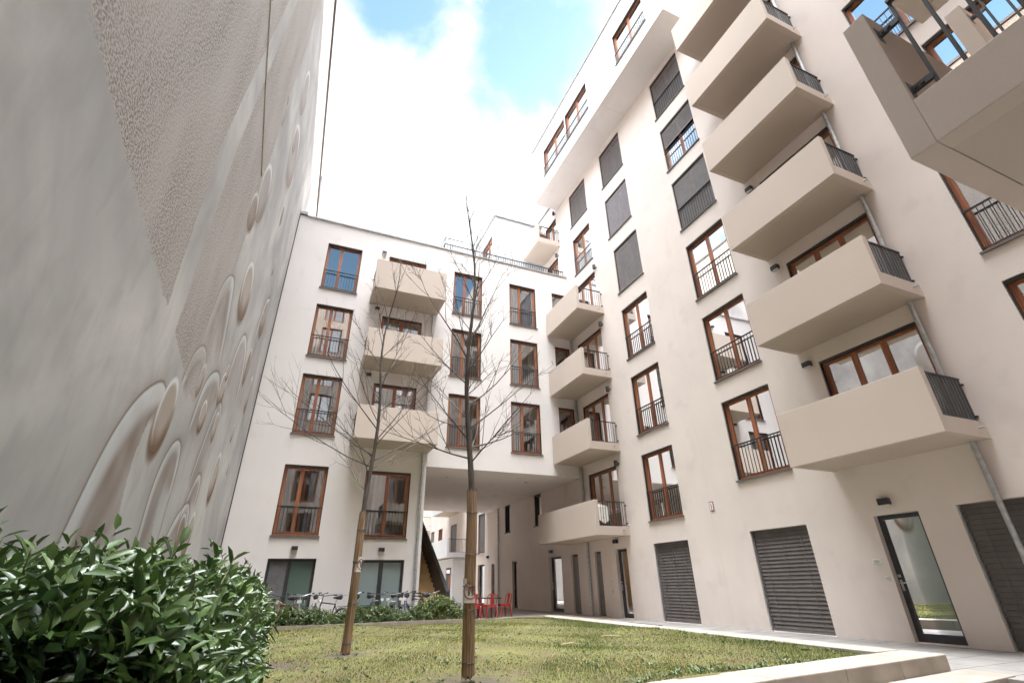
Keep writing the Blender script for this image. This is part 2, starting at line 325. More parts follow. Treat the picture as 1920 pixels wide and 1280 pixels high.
def balcony(par, F, u0, u1, v0, dep, h=1.19, lowend='u0', bar=.04, step=.125, spout=True, both=True, m='beige', strip=.3):
    a, b = u0, u1; mb = MB(); T = .14
    mb.cur = 0
    mb.fbox(F, a, b, v0, v0+h, -dep, -dep+T)                       # solid front panel
    mb.fbox(F, a, a+T, v0, v0+strip, -dep+T, -.002); mb.fbox(F, b-T, b, v0, v0+strip, -dep+T, -.002)
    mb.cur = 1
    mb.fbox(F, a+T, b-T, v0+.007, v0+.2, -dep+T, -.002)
    o = mb.build('balcony', [M[m], M['soffit_shade']], par, bevel=.005)
    def endrail(ue, s):
        r_ = MB(); P = F.P; w = ue+s*T/2
        def bx(d0, d1, z0, z1, tt=.012): r_.fbox(F, w-tt, w+tt, z0, z1, d0, d1)
        d0, d1 = -dep+T+.03, -.06; top = v0+h-.03
        bx(d0, d1, top-.03, top, .022); bx(d0, d1, v0+strip+.03, v0+strip+.055)
        n = max(3, round((d1-d0)/step))
        for i in range(n+1):
            q = d0+bar/2+(d1-d0-bar)*i/n; bx(q-bar/2, q+bar/2, v0+strip+.055, top-.03, .006)
        for z_ in (v0+strip+.12, top-.12):
            bx(-.06, .0, z_-.015, z_+.015, .03); bx(-dep+T-.005, -dep+T+.03, z_-.015, z_+.015, .03)
        r_.build('railing', M['rail'], o)
    if lowend == 'u0' or both: endrail(a, 1)
    if lowend == 'u1' or both: endrail(b, -1)
    if spout:
        s = MB(); e = a if lowend == 'u0' else b; sg = -1 if lowend == 'u0' else 1
        s.tube([F.P(e,v0+.17,-.28),F.P(e+sg*.09,v0+.165,-.28)],.018,8); s.build('drain_spout', M['galv'], o)
    return o
def pipe(par, F, u, v0, v1, d=-.09, r_=.045, brackets=True):
    mb = MB(); mb.tube([F.P(u,v0,d),F.P(u,v1,d)], r_, 12)
    z_ = v0+1.2
    while z_ < v1-.2 and brackets:
        mb.tube([F.P(u,z_,d),F.P(u,z_+.035,d)], r_+.008, 12); mb.fbox(F,u-.01,u+.01,z_+.005,z_+.03,d,0); z_ += 2.4
    return mb.build('drainpipe', M['galv'], par, smooth=False)
def wall_lamp(F, u, v, label, w=.21, h=.13, dp=.13):
    P = F.P(u, v, 0); t = thing('wall_lamp', P, label, 'lamp', 'wall lamps on the facades')
    mb = MB(); mb.fbox(F,u-w/2,u+w/2,v-h/2,v+h/2,-dp,-.012); mb.build('lamp_housing', M['lamp'], t, bevel=.006)
    b = MB(); b.fbox(F,u-w*.35,u+w*.35,v-h*.42,v+h*.42,-.012,0); b.build('wall_bracket', M['dark'], t)
    g = MB(); g.fbox(F,u-w*.42,u+w*.42,v-h/2-.004,v-h/2+.002,-dp*.9,-.03); g.build('diffuser', M['whiteplastic'], t)
    return t
def round_lamp(F, u, v, label):
    t = thing('wall_lamp', F.P(u,v,0), label, 'lamp', 'wall lamps on the facades')
    mb = MB(); mb.tube([F.P(u,v-.1,-.14),F.P(u,v+.1,-.14)],.075,14); mb.build('lamp_housing', M['lamp'], t)
    b = MB(); b.tube([F.P(u,v,-.075),F.P(u,v,0)],.03,10); b.build('wall_bracket', M['dark'], t)
    return t

# ------------------------------------------------------------------ right building (facade C, plane x = 11.2)
C = Fac('C', 11.2); OV = Fac('C', 9.8)
BC = thing('apartment_building', (11.2, 9, 0), 'tall cream apartment building along the right with stacked beige balconies and projecting attic storey', 'building', 'apartment buildings round the courtyard')
wins = []   # (u0,u1,v0,v1,kwargs)
for v0, v1, k in ((18.31,20.52,dict(blind=1)),(15.24,17.48,dict(blind=1,slatm='slatlight')),(12.17,14.44,dict(blind=1)),(9.06,11.33,{}),(5.97,8.28,{}),(2.96,5.23,{})):
    u = (12.71,14.42) if v0 > 15 else (12.56,14.25)
    kk = dict(rail=None if k else .98, curtain=None if k else [(.04,.28)]); kk.update(k); wins.append((*u,v0,v1,kk))
for v0, v1, k in ((18.4,20.58,dict(blind=1,rail=.98)),(15.42,17.63,dict(blind=.42,rail=.98)),(12.47,14.74,dict(blind=1,rail=.98)),(9.51,11.72,dict(rail=.98)),(6.56,8.8,dict(rail=.98,curtain=[(.5,.95)])),(3.59,5.88,dict(rail=.98,curtain=[(.72,.97)]))):
    off = .1*(v0-3.59)/14.8; wins.append((8.46+off,10.16+off,v0,v1,k))
wins.append((15.89,17.56,18.30,20.52,dict(blind=1))); wins.append((15.88,17.55,15.21,17.44,dict(rail=.98,curtain=[(.1,.5)])))
for v0 in (3.55,6.5,9.46,12.42,15.4,18.36): wins.append((4.72,6.95,v0,v0+2.33,dict(splits=(.36,.66),sill=False,curtain=[(.7,.95)] if v0 > 9 else None)))
for v0 in (2.92,5.94,9.08,12.15): wins.append((15.86,17.95,v0,v0+2.3,dict(splits=(.33,.68),sill=False,curtain=[(.66,.95)])))
wins.append((19.15,20.5,18.2,20.4,dict(sill=False))); wins.append((19.2,20.5,15.9,17.6,dict(sill=False)))
wins += [(1.55,3.25,3.62,5.93,dict(rail=.98)),(1.55,3.27,6.6,8.8,dict(rail=.98)),(.75,2.46,9.52,11.78,dict()),(1.6,3.36,12.5,14.68,dict(rail=.98)),(1.6,3.36,15.45,17.6,dict(rail=.98))]
wins += [(30.78,32.05,2.96,5.27,dict(blind=1)),(36.95,38.5,3.25,5.26,dict(blind=1)),(33.2,34.6,2.96,5.27,dict()),(36.95,38.5,6.3,8.5,dict(rail=.98)),(30.78,32.05,6.1,8.4,dict(rail=.98)),(40.9,42.2,3.1,5.3,dict()),(43.5,44.7,3.1,5.3,dict(blind=1))]
narrow = [(22.6,23.4,3.71,5.22),(26.62,27.4,3.74,5.22)]
doors = [(6.0,6.87,.02,2.28),(15.78,16.5,.0,2.22),(20.77,21.97,.0,2.21),(25.75,26.4,.0,2.21),(30.8,32.0,.0,2.25),(29.1,29.56,0,2.21)]
darks = [(17.51,17.98,.0,2.22),(19.3,19.89,.0,2.22)]
shuts = [(8.46,10.15,.0,2.28),(12.55,14.22,.0,2.26),(3.75,5.35,.0,2.3)]
ops = [w[:4] for w in wins]+narrow+doors+darks+shuts
mb = MB()
opsA = [o for o in ops if o[1] < 19.0]; opsB = [o for o in ops if o[0] > 19.0]
facade(mb, C, -3.0, 19.0, -.35, 24.9, opsA); facade(mb, C, 19.0, 60, -.35, 21.6, opsB)
mb.box(11.2,26,-3,19,24.88,24.9); mb.box(11.2,16,19,60,21.58,21.6); mb.box(16,26,19,60,27.9,27.95); mb.box(26,26.1,-3,60,-.35,27.9)
mb.quad((11.2,19,21.6),(26,19,21.6),(26,19,24.9),(11.2,19,24.9)); mb.quad((16,19,21.6),(16,60,21.6),(16,60,27.9),(16,19,27.9)); mb.quad((16,19,24.9),(26,19,24.9),(26,19,27.9),(16,19,27.9))  # hidden taller rear block added to hold the shadow line on the left wall
mb.quad((11.2,60,-.35),(26,60,-.35),(26,60,27.9),(11.2,60,27.9)); mb.quad((11.2,-3,-.35),(26,-3,-.35),(26,-3,24.9),(11.2,-3,24.9))
mb.build('wall', M['wallC'], BC)
for w in wins: window(BC, C, *w[:4], **w[4])
for n_ in narrow: window(BC, C, *n_, splits=(), fr='dark', gl='darkglass')
for i, d_ in enumerate(doors): door(BC, C, *d_, gl=('frost','frostblue','darkglass','darkglass','darkglass','frostblue')[i], handle=(d_[1]-.05 if i != 2 else d_[1]-.06))
for d_ in darks:
    o = window(BC, C, *d_, splits=(), fr='dark', gl='darkglass', blind=.98, sill=False, guides=False)
for s in shuts: shutter(BC, C, *s)
# attic storey that overhangs
ow = [(8.42,10.5,21.6,23.6),(12.88,15.08,21.7,23.65),(15.14,17.65,21.7,23.65)]
mb = MB(); facade(mb, OV, 7.5, 19.0, 20.83, 24.9, ow)
mb.quad((9.8,7.5,20.83),(11.198,7.5,20.83),(11.198,7.5,24.9),(9.8,7.5,24.9)); mb.quad((9.8,19,20.83),(11.198,19,20.83),(11.198,19,24.9),(9.8,19,24.9))
mb.quad((9.8,7.5,20.83),(11.198,7.5,20.83),(11.198,12.0,20.83),(9.8,12.0,20.83)); mb.quad((9.8,12.02,20.83),(11.198,12.02,20.83),(11.198,19,20.83),(9.8,19,20.83)); mb.quad((9.8,12.0,20.85),(11.198,12.0,20.85),(11.198,12.02,20.85),(9.8,12.02,20.85)); mb.quad((9.8,7.5,24.9),(11.198,7.5,24.9),(11.198,19,24.9),(9.8,19,24.9))
att = mb.build('attic_storey', M['wallB'], BC)
for i, w in enumerate(ow): window(BC, OV, *w, splits=(.5,) if i else (.5,), guides=True, rail=.62, raild=-.02)
mb = MB(); mb.box(9.74,9.9,7.42,19.06,24.9,24.98); mb.box(9.9,11.6,18.9,19.06,24.9,24.98); mb.box(11.12,11.4,19.06,60,21.6,21.68); mb.build('coping', M['coping'], BC)
# balconies, drainpipes
for i, v in enumerate((3.3,6.27,9.21,12.18,15.13,18.1)): balcony(BC, C, 4.4, 7.42, v, 1.38, bar=.07, step=.112)
balcony(BC, C, 15.45, 20.1, 2.62, 1.4, bar=.016, step=.11)
for v in (5.67,8.75,11.86): balcony(BC, C, 15.45, 18.4, v, 1.4, bar=.016, step=.11)
balcony(BC, C, 18.85, 20.8, 18.05, 1.42, bar=.016, step=.11)
for a, b in ((.0,3.3),(3.5,6.27),(6.47,9.21),(9.41,12.18),(12.38,15.13),(15.33,18.1)): pipe(BC, C, 4.66, a, b)
for a, b in ((0,2.63),(2.83,5.68),(5.88,8.76),(8.96,11.87)): pipe(BC, C, 18.36, a, b, r_=.05)
pipe(BC, C, 28.25, 0, 5.2, r_=.05)
jm = MB(); jm.fbox(C,11.325,11.337,0,20.8,-.003,.0); jm.build('expansion_joint', mat('pale_joint', (.70,.64,.57), .8), BC)
# rear part seen through the passage: porch and balconies
pr = MB(); pr.box(10.3,11.198,34.6,39.2,-.35,2.78); po = pr.build('porch', M['white'], BC)
PF = Fac('C', 10.3-.13); d_ = MB(); d_.box(10.27,10.298,35.0,36.1,0,2.2); do_ = d_.build('door', M['dark'], BC); g_ = MB(); g_.quad((10.265,35.12,.15),(10.265,35.98,.15),(10.265,35.98,2.08),(10.265,35.12,2.08)); g_.build('pane', M['frostblue'], do_)
balcony(BC, C, 34.4, 38.9, 2.82, 1.4, bar=.016, step=.11, m='white'); balcony(BC, C, 35.2, 39.2, 5.95, 1.4, bar=.016, step=.11, m='white'); balcony(BC, C, 40.6, 44.4, 2.7, 1.5, bar=.016, step=.11, m='white'); balcony(BC, C, 45.0, 48.2, 5.5, 1.9, bar=.016, step=.11, m='white')
# lamps on C
wall_lamp(C, 6.52, 2.52, 'wide black wall lamp above the green glass door, right of the numbered sign')
wall_lamp(C, 7.2, 5.9, 'black wall lamp beside the lowest long balcony door, above the largest lower balcony')
wall_lamp(C, 7.23, 8.86, 'black wall lamp just above the second lowest of the big balcony panels')
wall_lamp(C, 7.26, 11.8, 'black wall lamp above the third lowest big balcony, left of its door')
for v, nm in ((5.24,'above the balcony with the white towel'),(8.31,'at the second lowest of the small corner balconies'),(11.4,'at the third lowest of the small corner balconies'),(14.49,'at the topmost of the small corner balconies under the terrace'),):
    round_lamp(C, 15.66, v, 'round black wall lamp '+nm)
round_lamp(C, 19.12, 17.59, 'round black wall lamp above the roof terrace door'); round_lamp(C, 19.13, 20.64, 'round black wall lamp under the attic, above the highest small balcony')
wall_lamp(C, 21.64, 2.44, 'small dark wall lamp above the glazed entrance door in the passage'); wall_lamp(C, 16.34, 2.48, 'dark wall lamp above the narrow frosted door under the low balcony')
wall_lamp(C, 30.1, 2.62, 'small dark wall lamp on the white wall at the far end of the passage')
# number sign, bell plates
t = thing('number_sign', (11.2,11.31,3.07), 'small white number sign with red border reading 1 on the cream wall', 'sign')
mb = MB(); mb.fbox(C,11.23,11.39,2.94,3.2,-.015,0); mb.build('sign_border', mat('sign_red', (.30,.04,.04), .5), t)
mb = MB(); mb.fbox(C,11.248,11.372,2.962,3.178,-.019,-.0155); mb.build('sign_face', M['whiteplastic'], t)
mb = MB(); mb.fbox(C,11.30,11.322,2.995,3.15,-.022,-.0195); mb.build('numeral', M['lamp'], t)
def plate(u, v, w, h, m, name, label, cat, grp=None):
    t = thing(name, (11.2,u,v), label, cat, grp); mb = MB(); mb.fbox(C,u-w/2,u+w/2,v-h/2,v+h/2,-.03,0); mb.build('plate', M[m], t, bevel=.005)
    mb = MB(); mb.fbox(C,u-w*.3,u+w*.3,v-h*.25,v+h*.25,-.034,-.0305); mb.build('button_panel', M['steelbright'], t)
plate(7.08,1.42,.19,.09,'whiteplastic','intercom','flat white intercom plate left of the green glass door','intercom','intercoms and bells by the doors')
plate(6.98,1.1,.085,.09,'whiteplastic','bell_push','small white bell push below the intercom at the green glass door','bell','intercoms and bells by the doors')
plate(16.95,1.15,.11,.1,'whiteplastic','intercom','pale intercom plate left of the narrow frosted door by the low balcony','intercom','intercoms and bells by the doors')
plate(16.9,.82,.1,.1,'whiteplastic','bell_push','pale bell push left of the narrow frosted door, under the intercom','bell','intercoms and bells by the doors')

# ------------------------------------------------------------------ back building (facade B, plane y = 18.48)
B = Fac('B', 18.48)
BB = thing('apartment_building', (3, 18.48, 0), 'pale five storey apartment building at the back of the courtyard with an open passage', 'building', 'apartment buildings round the courtyard')
bw = []
for v0, v1, k in ((2.64,4.95,dict(curtain=[(.03,.42),(.62,.97)])),(6.05,8.37,dict(curtain=[(.02,.42),(.86,.98)])),(9.12,11.45,dict(curtain=[(.02,.42),(.7,.98)])),(12.24,14.53,{})): bw.append((-.66,.78,v0,v1,dict(splits=(.42,),rail=.93,**k)))
bw.append((2.08,3.73,2.61,4.92,dict(splits=(.5,),rail=.93,curtain=[(.03,.4),(.66,.97)])))
for v0 in (6.05,9.12,12.24): bw.append((1.97,3.69,v0,v0+2.3,dict(splits=(.5,),sill=False,curtain=[(.3,.7)])))
for a, b in ((5.04,6.46),(7.88,9.31)):
    for v0, v1 in ((6.05,8.32),(9.12,11.42),(12.22,14.52)): bw.append((a,b,v0,v1,dict(splits=(.4,),rail=.93,curtain=[(.02,.38),(.75,.97)] if a > 6 else [(.03,.3),(.5,.95)])))
for v0, v1 in ((7.0,8.33),(10.15,11.43),(13.2,14.52)): bw.append((10.25,11.08,v0,v1,dict(splits=())))
bd = [(-.62,.84,-.3,1.96),(2.2,3.74,-.3,1.93)]
mb = MB(); facade(mb, B, -2.03, 11.19, -.35, 15.65, [w[:4] for w in bw]+bd+[(4.3,11.19,-.35,5.22,0)])
mb.box(-2.03,11.19,18.7,30.5,15.45,15.5); mb.quad((-2.03,30.5,-.35),(4.3,30.5,-.35),(4.3,30.5,5.22),(-2.03,30.5,5.22)); mb.quad((-2.03,30.5,5.22),(11.19,30.5,5.22),(11.19,30.5,15.65),(-2.03,30.5,15.65))
mb.quad((-2.02,18.48,-.35),(-2.02,30.5,-.35),(-2.02,30.5,15.65),(-2.02,18.48,15.65))
mb.quad((4.3,18.48,-.35),(4.3,30.5,-.35),(4.3,30.5,5.22),(4.3,18.48,5.22)); mb.box(-2.03,11.19,18.48+.001,18.75,15.6,15.64)
mb.build('wall', M['wallB'], BB)
mb = MB(); mb.quad((4.3,18.48,5.22),(11.19,18.48,5.22),(11.19,30.5,5.22),(4.3,30.5,5.22))
pc = mb.build('passage_ceiling', M['wallB'], BB)
for i, (x, y) in enumerate(((5.6,20.2),(9.3,20.2),(5.6,24),(9.3,24))):
    mb = MB(); mb.tube([(x,y,5.2),(x,y,5.219)],.07,14); mb.build('ceiling_spot', M['coping'], pc)
for w in bw: window(BB, B, *w[:4], **w[4])
door(BB, B, *bd[0], gl='frost', splits=(.44,)); door(BB, B, *bd[1], gl='frostblue', splits=(.5,), handle=2.86)
lv = MB(); slats(lv, B, -.53, -.02, -.1, 1.86, .12, .06, .02); lv.build('louvre', M['sill'], BB)
mb = MB(); mb.box(-1.72,11.18,18.42,18.78,15.65,15.72); mb.box(-2.05,-1.72,18.42,18.78,15.72,15.86); mb.build('coping', M['coping'], BB)
mb = MB(); mb.box(-2.028,-2.0,18.44,18.478,-.3,15.7); mb.build('corner_joint', M['lamp'], BB)
for v, h in ((5.72,1.2),(8.85,1.2),(11.9,1.36)): balcony(BB, B, 1.36, 4.33, v, 1.42, h=h, bar=.016, step=.11, spout=False)
pipe(BB, B, 4.13, -.3, 5.72, r_=.05); pipe(BB, B, 4.13, 5.92, 8.85, r_=.04); pipe(BB, B, 4.13, 9.05, 11.9, r_=.04)
rl = MB()   # roof terrace railing
RB = Fac('B', 18.7); railing(rl, RB, 4.55, 11.15, 15.72, 16.2, 0, .13, .024, .03)
RW = Fac('C', 4.55); railing(rl, RW, 18.7, 21.0, 15.72, 16.2, 0, .115, .024); rl.box(4.535,4.565,18.685,18.715,15.7,16.56); rl.box(4.535,5.5,18.685,18.715,16.53,16.56); rl.box(4.535,4.565,18.7,20.2,16.53,16.56)
rl.build('terrace_railing', M['rail'], BB)
wall_lamp(B, .11, 2.265, 'dark wall lamp above the louvred grey door behind the bicycles', .2, .12); wall_lamp(B, 2.9, 2.25, 'dark wall lamp above the pale double glass door behind the bicycles', .2, .12)
for v, nm in ((8.62,'lowest'),(11.68,'middle'),(14.62,'highest')): wall_lamp(B, 1.72, v, 'small black wall lamp left of the door of the %s balcony on the back facade' % nm, .18, .13)
# penthouse on the roof
PH = thing('roof_penthouse', (9.6,23.5,15.5), 'white set back penthouse with a flat grey roof edge on the back roof terrace', 'building')
P1 = Fac('B', 21.0); P2 = Fac('C', 8.1)
mb = MB(); facade(mb, P1, 8.1, 11.19, 15.5, 21.0, []); facade(mb, P2, 21.0, 28, 15.5, 21.0, [(21.5,23.2,17.75,19.95),(25,26.6,17.75,19.95)]); mb.box(8.11,11.19,21.01,28,20.95,21.0); mb.build('wall', plaster('grey_white_plaster', (.44,.455,.47), .03, .02), PH)
window(PH, P2, 21.5,23.2,17.75,19.95); window(PH, P2, 25,26.6,17.75,19.95)
mb = MB(); mb.box(8.02,11.19,20.92,21.12,21.0,21.14); mb.box(8.02,8.22,21.12,28.05,21.0,21.14); mb.build('coping', M['coping'], PH)

R_ = Fac('B', 56.0)
BR = thing('apartment_building', (4, 56, 0), 'white building far behind the passage closing the second courtyard', 'building', 'apartment buildings round the courtyard')
rw = [(x, x+1.5, v, v+2.2) for x in (.5,3.4,6.2,8.6) for v in (.1,3.2,6.2,9.2)]
mb = MB(); facade(mb, R_, -2.03, 11.19, -.35, 16, rw); mb.quad((-2.03,56.5,-.35),(11.19,56.5,-.35),(11.19,56.5,16),(-2.03,56.5,16)); mb.quad((-2.03,56,16),(11.19,56,16),(11.19,57,16),(-2.03,57,16)); mb.build('wall', M['white'], BR)
for w in rw: window(BR, R_, *w, room=False, guides=False)
# ------------------------------------------------------------------ building behind the camera (facade D, plane y = -1.6), seen in the panes and by its near balcony
D = Fac('D', -1.6)
BD = thing('apartment_building', (4, -1.6, 0), 'cream building closing the near end, its beige balcony corner and black railing at upper right', 'building', 'apartment buildings round the courtyard')
dw = []
for c_ in (-.6,3.2,6.0,8.7):
    for i in range(7):
        v0 = 3.6+2.97*i
        dw.append((c_, c_+1.6, v0, v0+2.25))
mb = MB(); facade(mb, D, -2.03, 11.19, -.35, 24.7, dw+[(-2.03,2.85,-.35,3.1,0)])
mb.quad((2.85,-1.6,-.35),(2.85,-12,-.35),(2.85,-12,3.1),(2.85,-1.6,3.1)); mb.quad((-2.03,-1.6,3.1),(2.85,-1.6,3.1),(2.85,-12,3.1),(-2.03,-12,3.1)); mb.quad((-2.02,-12,-.35),(-2.02,-1.6,-.35),(-2.02,-1.6,24.7),(-2.02,-12,24.7))
mb.box(-2.03,11.19,-12,-1.61,24.65,24.7); mb.quad((-2.03,-12,3.1),(11.19,-12,3.1),(11.19,-12,24.7),(-2.03,-12,24.7)); mb.quad((-2.03,-12,-.35),(2.85,-12,-.35),(2.85,-12,3.1),(-2.03,-12,3.1)); mb.quad((2.85,-12,-.35),(11.19,-12,-.35),(11.19,-12,3.1),(2.85,-12,3.1))  # includes an unseen passage end wall, added to keep bright sky out of reflections
mb.build('wall', M['wallC'], BD)
for i, w in enumerate(dw): window(BD, D, *w, guides=False, sill=False, blind=.0)
def dbal(u0, u1, v0):
    o = balcony(BD, D, u0, u1, v0, 2.55, h=1.24, bar=.018, step=.14, spout=False, both=False, lowend='', strip=.35); return o
o1 = dbal(2.99, 4.75, 3.3); o2 = dbal(2.99, 4.72, 5.8); o3 = dbal(5.5, 7.6, 5.2)
for o_, uu_, vv_ in ((o1,3.06,3.3),(o3,5.57,5.2)):
    mb = MB(); X = uu_
    mb.box(X-.015,X+.015,-1.5,.70,vv_+.35,vv_+.38); mb.box(X-.018,X+.018,-1.5,.70,vv_+1.2,vv_+1.23)
    for i in range(16):
        y = .69-i*.14; mb.box(X-.008,X+.008,y-.01,y+.01,vv_+.38,vv_+1.2)
    mb.build('railing', M['rail'], o_, bevel=.003)
    for z_ in (vv_+.47, vv_+1.03):
        k_ = MB()
        k_.box(X-.03,X+.03,.808,.818,z_-.07,z_+.07); k_.box(X-.012,X+.012,.69,.81,z_-.022,z_+.022); k_.tube([(X-.02,.75,z_),(X+.02,.75,z_)],.012,8); k_.tube([(X-.02,.785,z_),(X+.02,.785,z_)],.01,8)
        k_.build('railing_bracket', M['lamp'], o_)
#MORE
# ------------------------------------------------------------------ left party wall with its painted mural (plane x = -2.03)
def seg_dist(Y, Z, poly):
    best = np.full(Y.shape, 1e9); side = np.zeros(Y.shape); tt = np.zeros(Y.shape); n = len(poly)-1
    for i in range(n):
        a = np.array(poly[i]); b = np.array(poly[i+1]); d = b-a; l2 = d@d
        t = np.clip(((Y-a[0])*d[0]+(Z-a[1])*d[1])/l2, 0, 1); dy = Y-(a[0]+t*d[0]); dz = Z-(a[1]+t*d[1]); q = np.hypot(dy, dz)
        s = d[1]*dy-d[0]*dz; m = q < best; best = np.where(m, q, best); side = np.where(m, np.sign(s), side); tt = np.where(m, (i+t)/n, tt)
    return best, side, tt
def smooth_poly(p, k=2):
    p = [np.array(q, float) for q in p]
    for _ in range(k):
        q = [p[0]]
        for i in range(len(p)-1): q += [.75*p[i]+.25*p[i+1], .25*p[i]+.75*p[i+1]]
        p = q+[p[-1]]
    return [tuple(x) for x in p]
ys = np.concatenate([np.arange(-12, 3.5, .5), np.arange(3.5, 16.5, .032), np.arange(16.5, 27, .12), np.arange(27, 60, 1.0)])
zs = np.concatenate([np.arange(-.35, .4, .25), np.arange(.4, 9.0, .032), np.arange(9.0, 16.9, .055), np.arange(16.9, 22.5, .12), [22.5]])
Yg, Zg = np.meshgrid(ys, zs)
rgb = np.zeros(Yg.shape+(3,)); al = np.zeros(Yg.shape)
def paint(c, a):
    global rgb, al
    a = np.clip(a, 0, 1); na = a+al*(1-a); k = np.where(na > 1e-5, a/np.maximum(na, 1e-5), 0)[..., None]
    rgb = np.array(c)*k+rgb*(1-k); al = na
def sst(x, a, b): t = np.clip((x-a)/(b-a), 0, 1); return t*t*(3-2*t)
BROWN = (.128,.078,.046); DARK = (.07,.048,.034); LIGHT = (.52,.53,.55); MID = (.30,.245,.20); PALE = (.46,.415,.375)
brush = .82+.18*np.sin(Yg*9+3*np.sin(Zg*2.2))*np.sin(Zg*5+2*np.sin(Yg*3))
def drop(cy, cz, a, b, rot=0., dark=1.0, shadow=.8):
    c_, s_ = math.cos(rot), math.sin(rot)
    def rad(oy=0, oz=0, k=1):
        y = Yg-cy-oy; z = Zg-cz-oz; p = (y*c_+z*s_)/(a*k); q = (-y*s_+z*c_)/(b*k); return np.hypot(p, q), np.arctan2(q, p)
    r_, _ = rad(-.02*a, -.20*b, 1.0); paint(BROWN, shadow*.95*(1-sst(r_, .85, 1.12)))
    r, th = rad(); inside = 1-sst(r, .97, 1.02)
    paint(PALE, inside*(.5 if dark >= .75 else .12))
    ul = np.cos(th-R(120)); lr = np.cos(th+R(55)); ll = np.cos(th-R(200))
    paint(BROWN, inside*dark*1.0*sst(r, .30, .9)*np.clip(lr+.15, 0, 1))
    paint(MID, inside*dark*.6*(1-sst(np.abs(r-.66), 0, .26))*np.clip(ul, 0, 1))
    paint(LIGHT, inside*.95*(1-sst(np.abs(r-.87), 0, .13))*np.clip(ul*1.3, 0, 1)**.8)
    paint(LIGHT, inside*.8*(1-sst(np.abs(r-.80), 0, .10))*np.clip(ll, 0, 1)**3)
    paint(DARK, dark*.9*(1-sst(np.abs(r-.99), 0, .045))*np.clip(.25+.9*np.maximum(lr, -.2*ul), 0, 1))
def ridge(poly, w, decay, dark=.8, out=.1):
    d, s, t = seg_dist(Yg, Zg, smooth_poly(poly)); fade = sst(t, 0, .12)*(1-sst(t, .86, 1)); ins = (s > 0)
    wv = w*(.55+.45*np.sin(np.pi*np.clip(t, 0, 1)))+.02
    paint(BROWN, ins*fade*dark*np.exp(-np.maximum(d-wv*1.1, 0)/decay)*sst(d, wv*.5, wv*1.15)*brush)
    paint(LIGHT, ins*fade*(.45+.35*np.sin(np.pi*np.clip(t,0,1)))*np.exp(-d/(wv*.62))*brush)
    paint(DARK, fade*.85*(1-sst(d, 0, .036)))
    paint(BROWN, (~ins)*fade*.45*np.exp(-d/out))
drop(12.15,15.65,.62,.95,-.2,.35,.25); drop(13.1,13.75,.95,1.2,-.2,.4,.3); drop(12.6,14.0,.42,.55,-.2,.35,.2); drop(10.45,9.75,.6,.95,-.25,.45,.35); drop(10.15,12.3,.22,.5,-.1,.35,.2); drop(10.1,12.75,.12,.2,0,.6)
drop(14.8,20.6,.45,.5,0,.8,.3); drop(13.9,11.9,.2,.4,0,.5); drop(9.9,8.7,.4,.55,-.4,.7)
ridge([(9.0,4.9),(9.08,5.98),(9.35,6.55),(9.75,6.88),(10.1,6.93),(10.35,6.6),(10.6,6.2),(11.0,5.3)], .32, .6, .75)
drop(11.6,7.6,.68,.80,-.25,.9)
ridge([(12.15,5.3),(12.3,6.2),(12.7,6.95),(13.3,7.18),(13.9,6.95),(14.4,6.2),(14.3,5.5)], .22, .5, .55)
drop(14.7,6.9,.34,.58,-.1,.7); drop(15.5,8.95,.5,.7,-.2,.8); drop(15.3,8.7,.25,.3,0,.8)
ridge([(14.9,5.6),(14.75,7.0),(14.7,8.3),(15.2,9.5),(16.0,9.9)], .16, .5, .5)
ridge([(8.55,4.0),(8.66,4.56),(9.08,4.97),(9.5,5.05),(9.78,4.85),(9.84,4.35)], .24, .3, .8)
drop(9.75,4.55,.18,.34,-.2,.9)
ridge([(9.9,3.6),(10.05,4.55),(10.5,5.0),(11.0,5.22),(11.4,5.22),(11.75,4.9)], .22, .6, .6)
drop(11.95,5.15,.36,.42,-.2,1.0); drop(12.05,5.6,.16,.2,0,1.0)
ridge([(11.2,2.9),(11.5,3.9),(11.85,4.75),(12.3,5.0),(12.75,4.7)], .14, .5, .6)
drop(12.3,4.4,.22,.34,0,.8)
ridge([(5.95,.4),(6.17,1.54),(6.43,2.55),(6.84,3.2),(7.4,3.62),(7.75,3.74),(8.0,3.6),(8.1,3.2)], .40, 1.1, 1.0)
ridge([(8.95,.6),(8.82,1.65),(8.72,2.5),(9.0,3.1),(9.4,3.37),(9.78,3.32),(9.97,2.95),(10.0,2.5)], .20, .55, .75)
drop(8.22,3.42,.42,.62,-.25,1.0,1.0)
drop(10.72,4.15,.27,.34,-.2,1.0); drop(13.98,3.6,.38,.62,-.15,1.0)
ridge([(11.2,2.1),(11.45,2.75),(11.85,3.25),(12.2,3.32),(12.45,3.1),(12.4,2.6)], .16, .35, .7)
ridge([(10.3,1.0),(10.45,1.75),(10.9,2.3),(11.6,2.68),(12.0,2.6),(12.2,2.2)], .2, .4, .8)
drop(12.62,2.15,.3,.48,-.25,.9); drop(11.7,2.15,.3,.3,-.2,.7)
drop(15.1,5.0,.13,.26,-.1,1.0); drop(14.9,10.5,.16,.3,0,.8); drop(15.9,4.2,.1,.2,0,.8); drop(16.3,6.6,.3,.6,-.1,.8)
dd, ss, tt = seg_dist(Yg, Zg, [(9.99,2.53),(10.05,1.5)]); paint(DARK, .8*(1-sst(dd, .005, .03)))
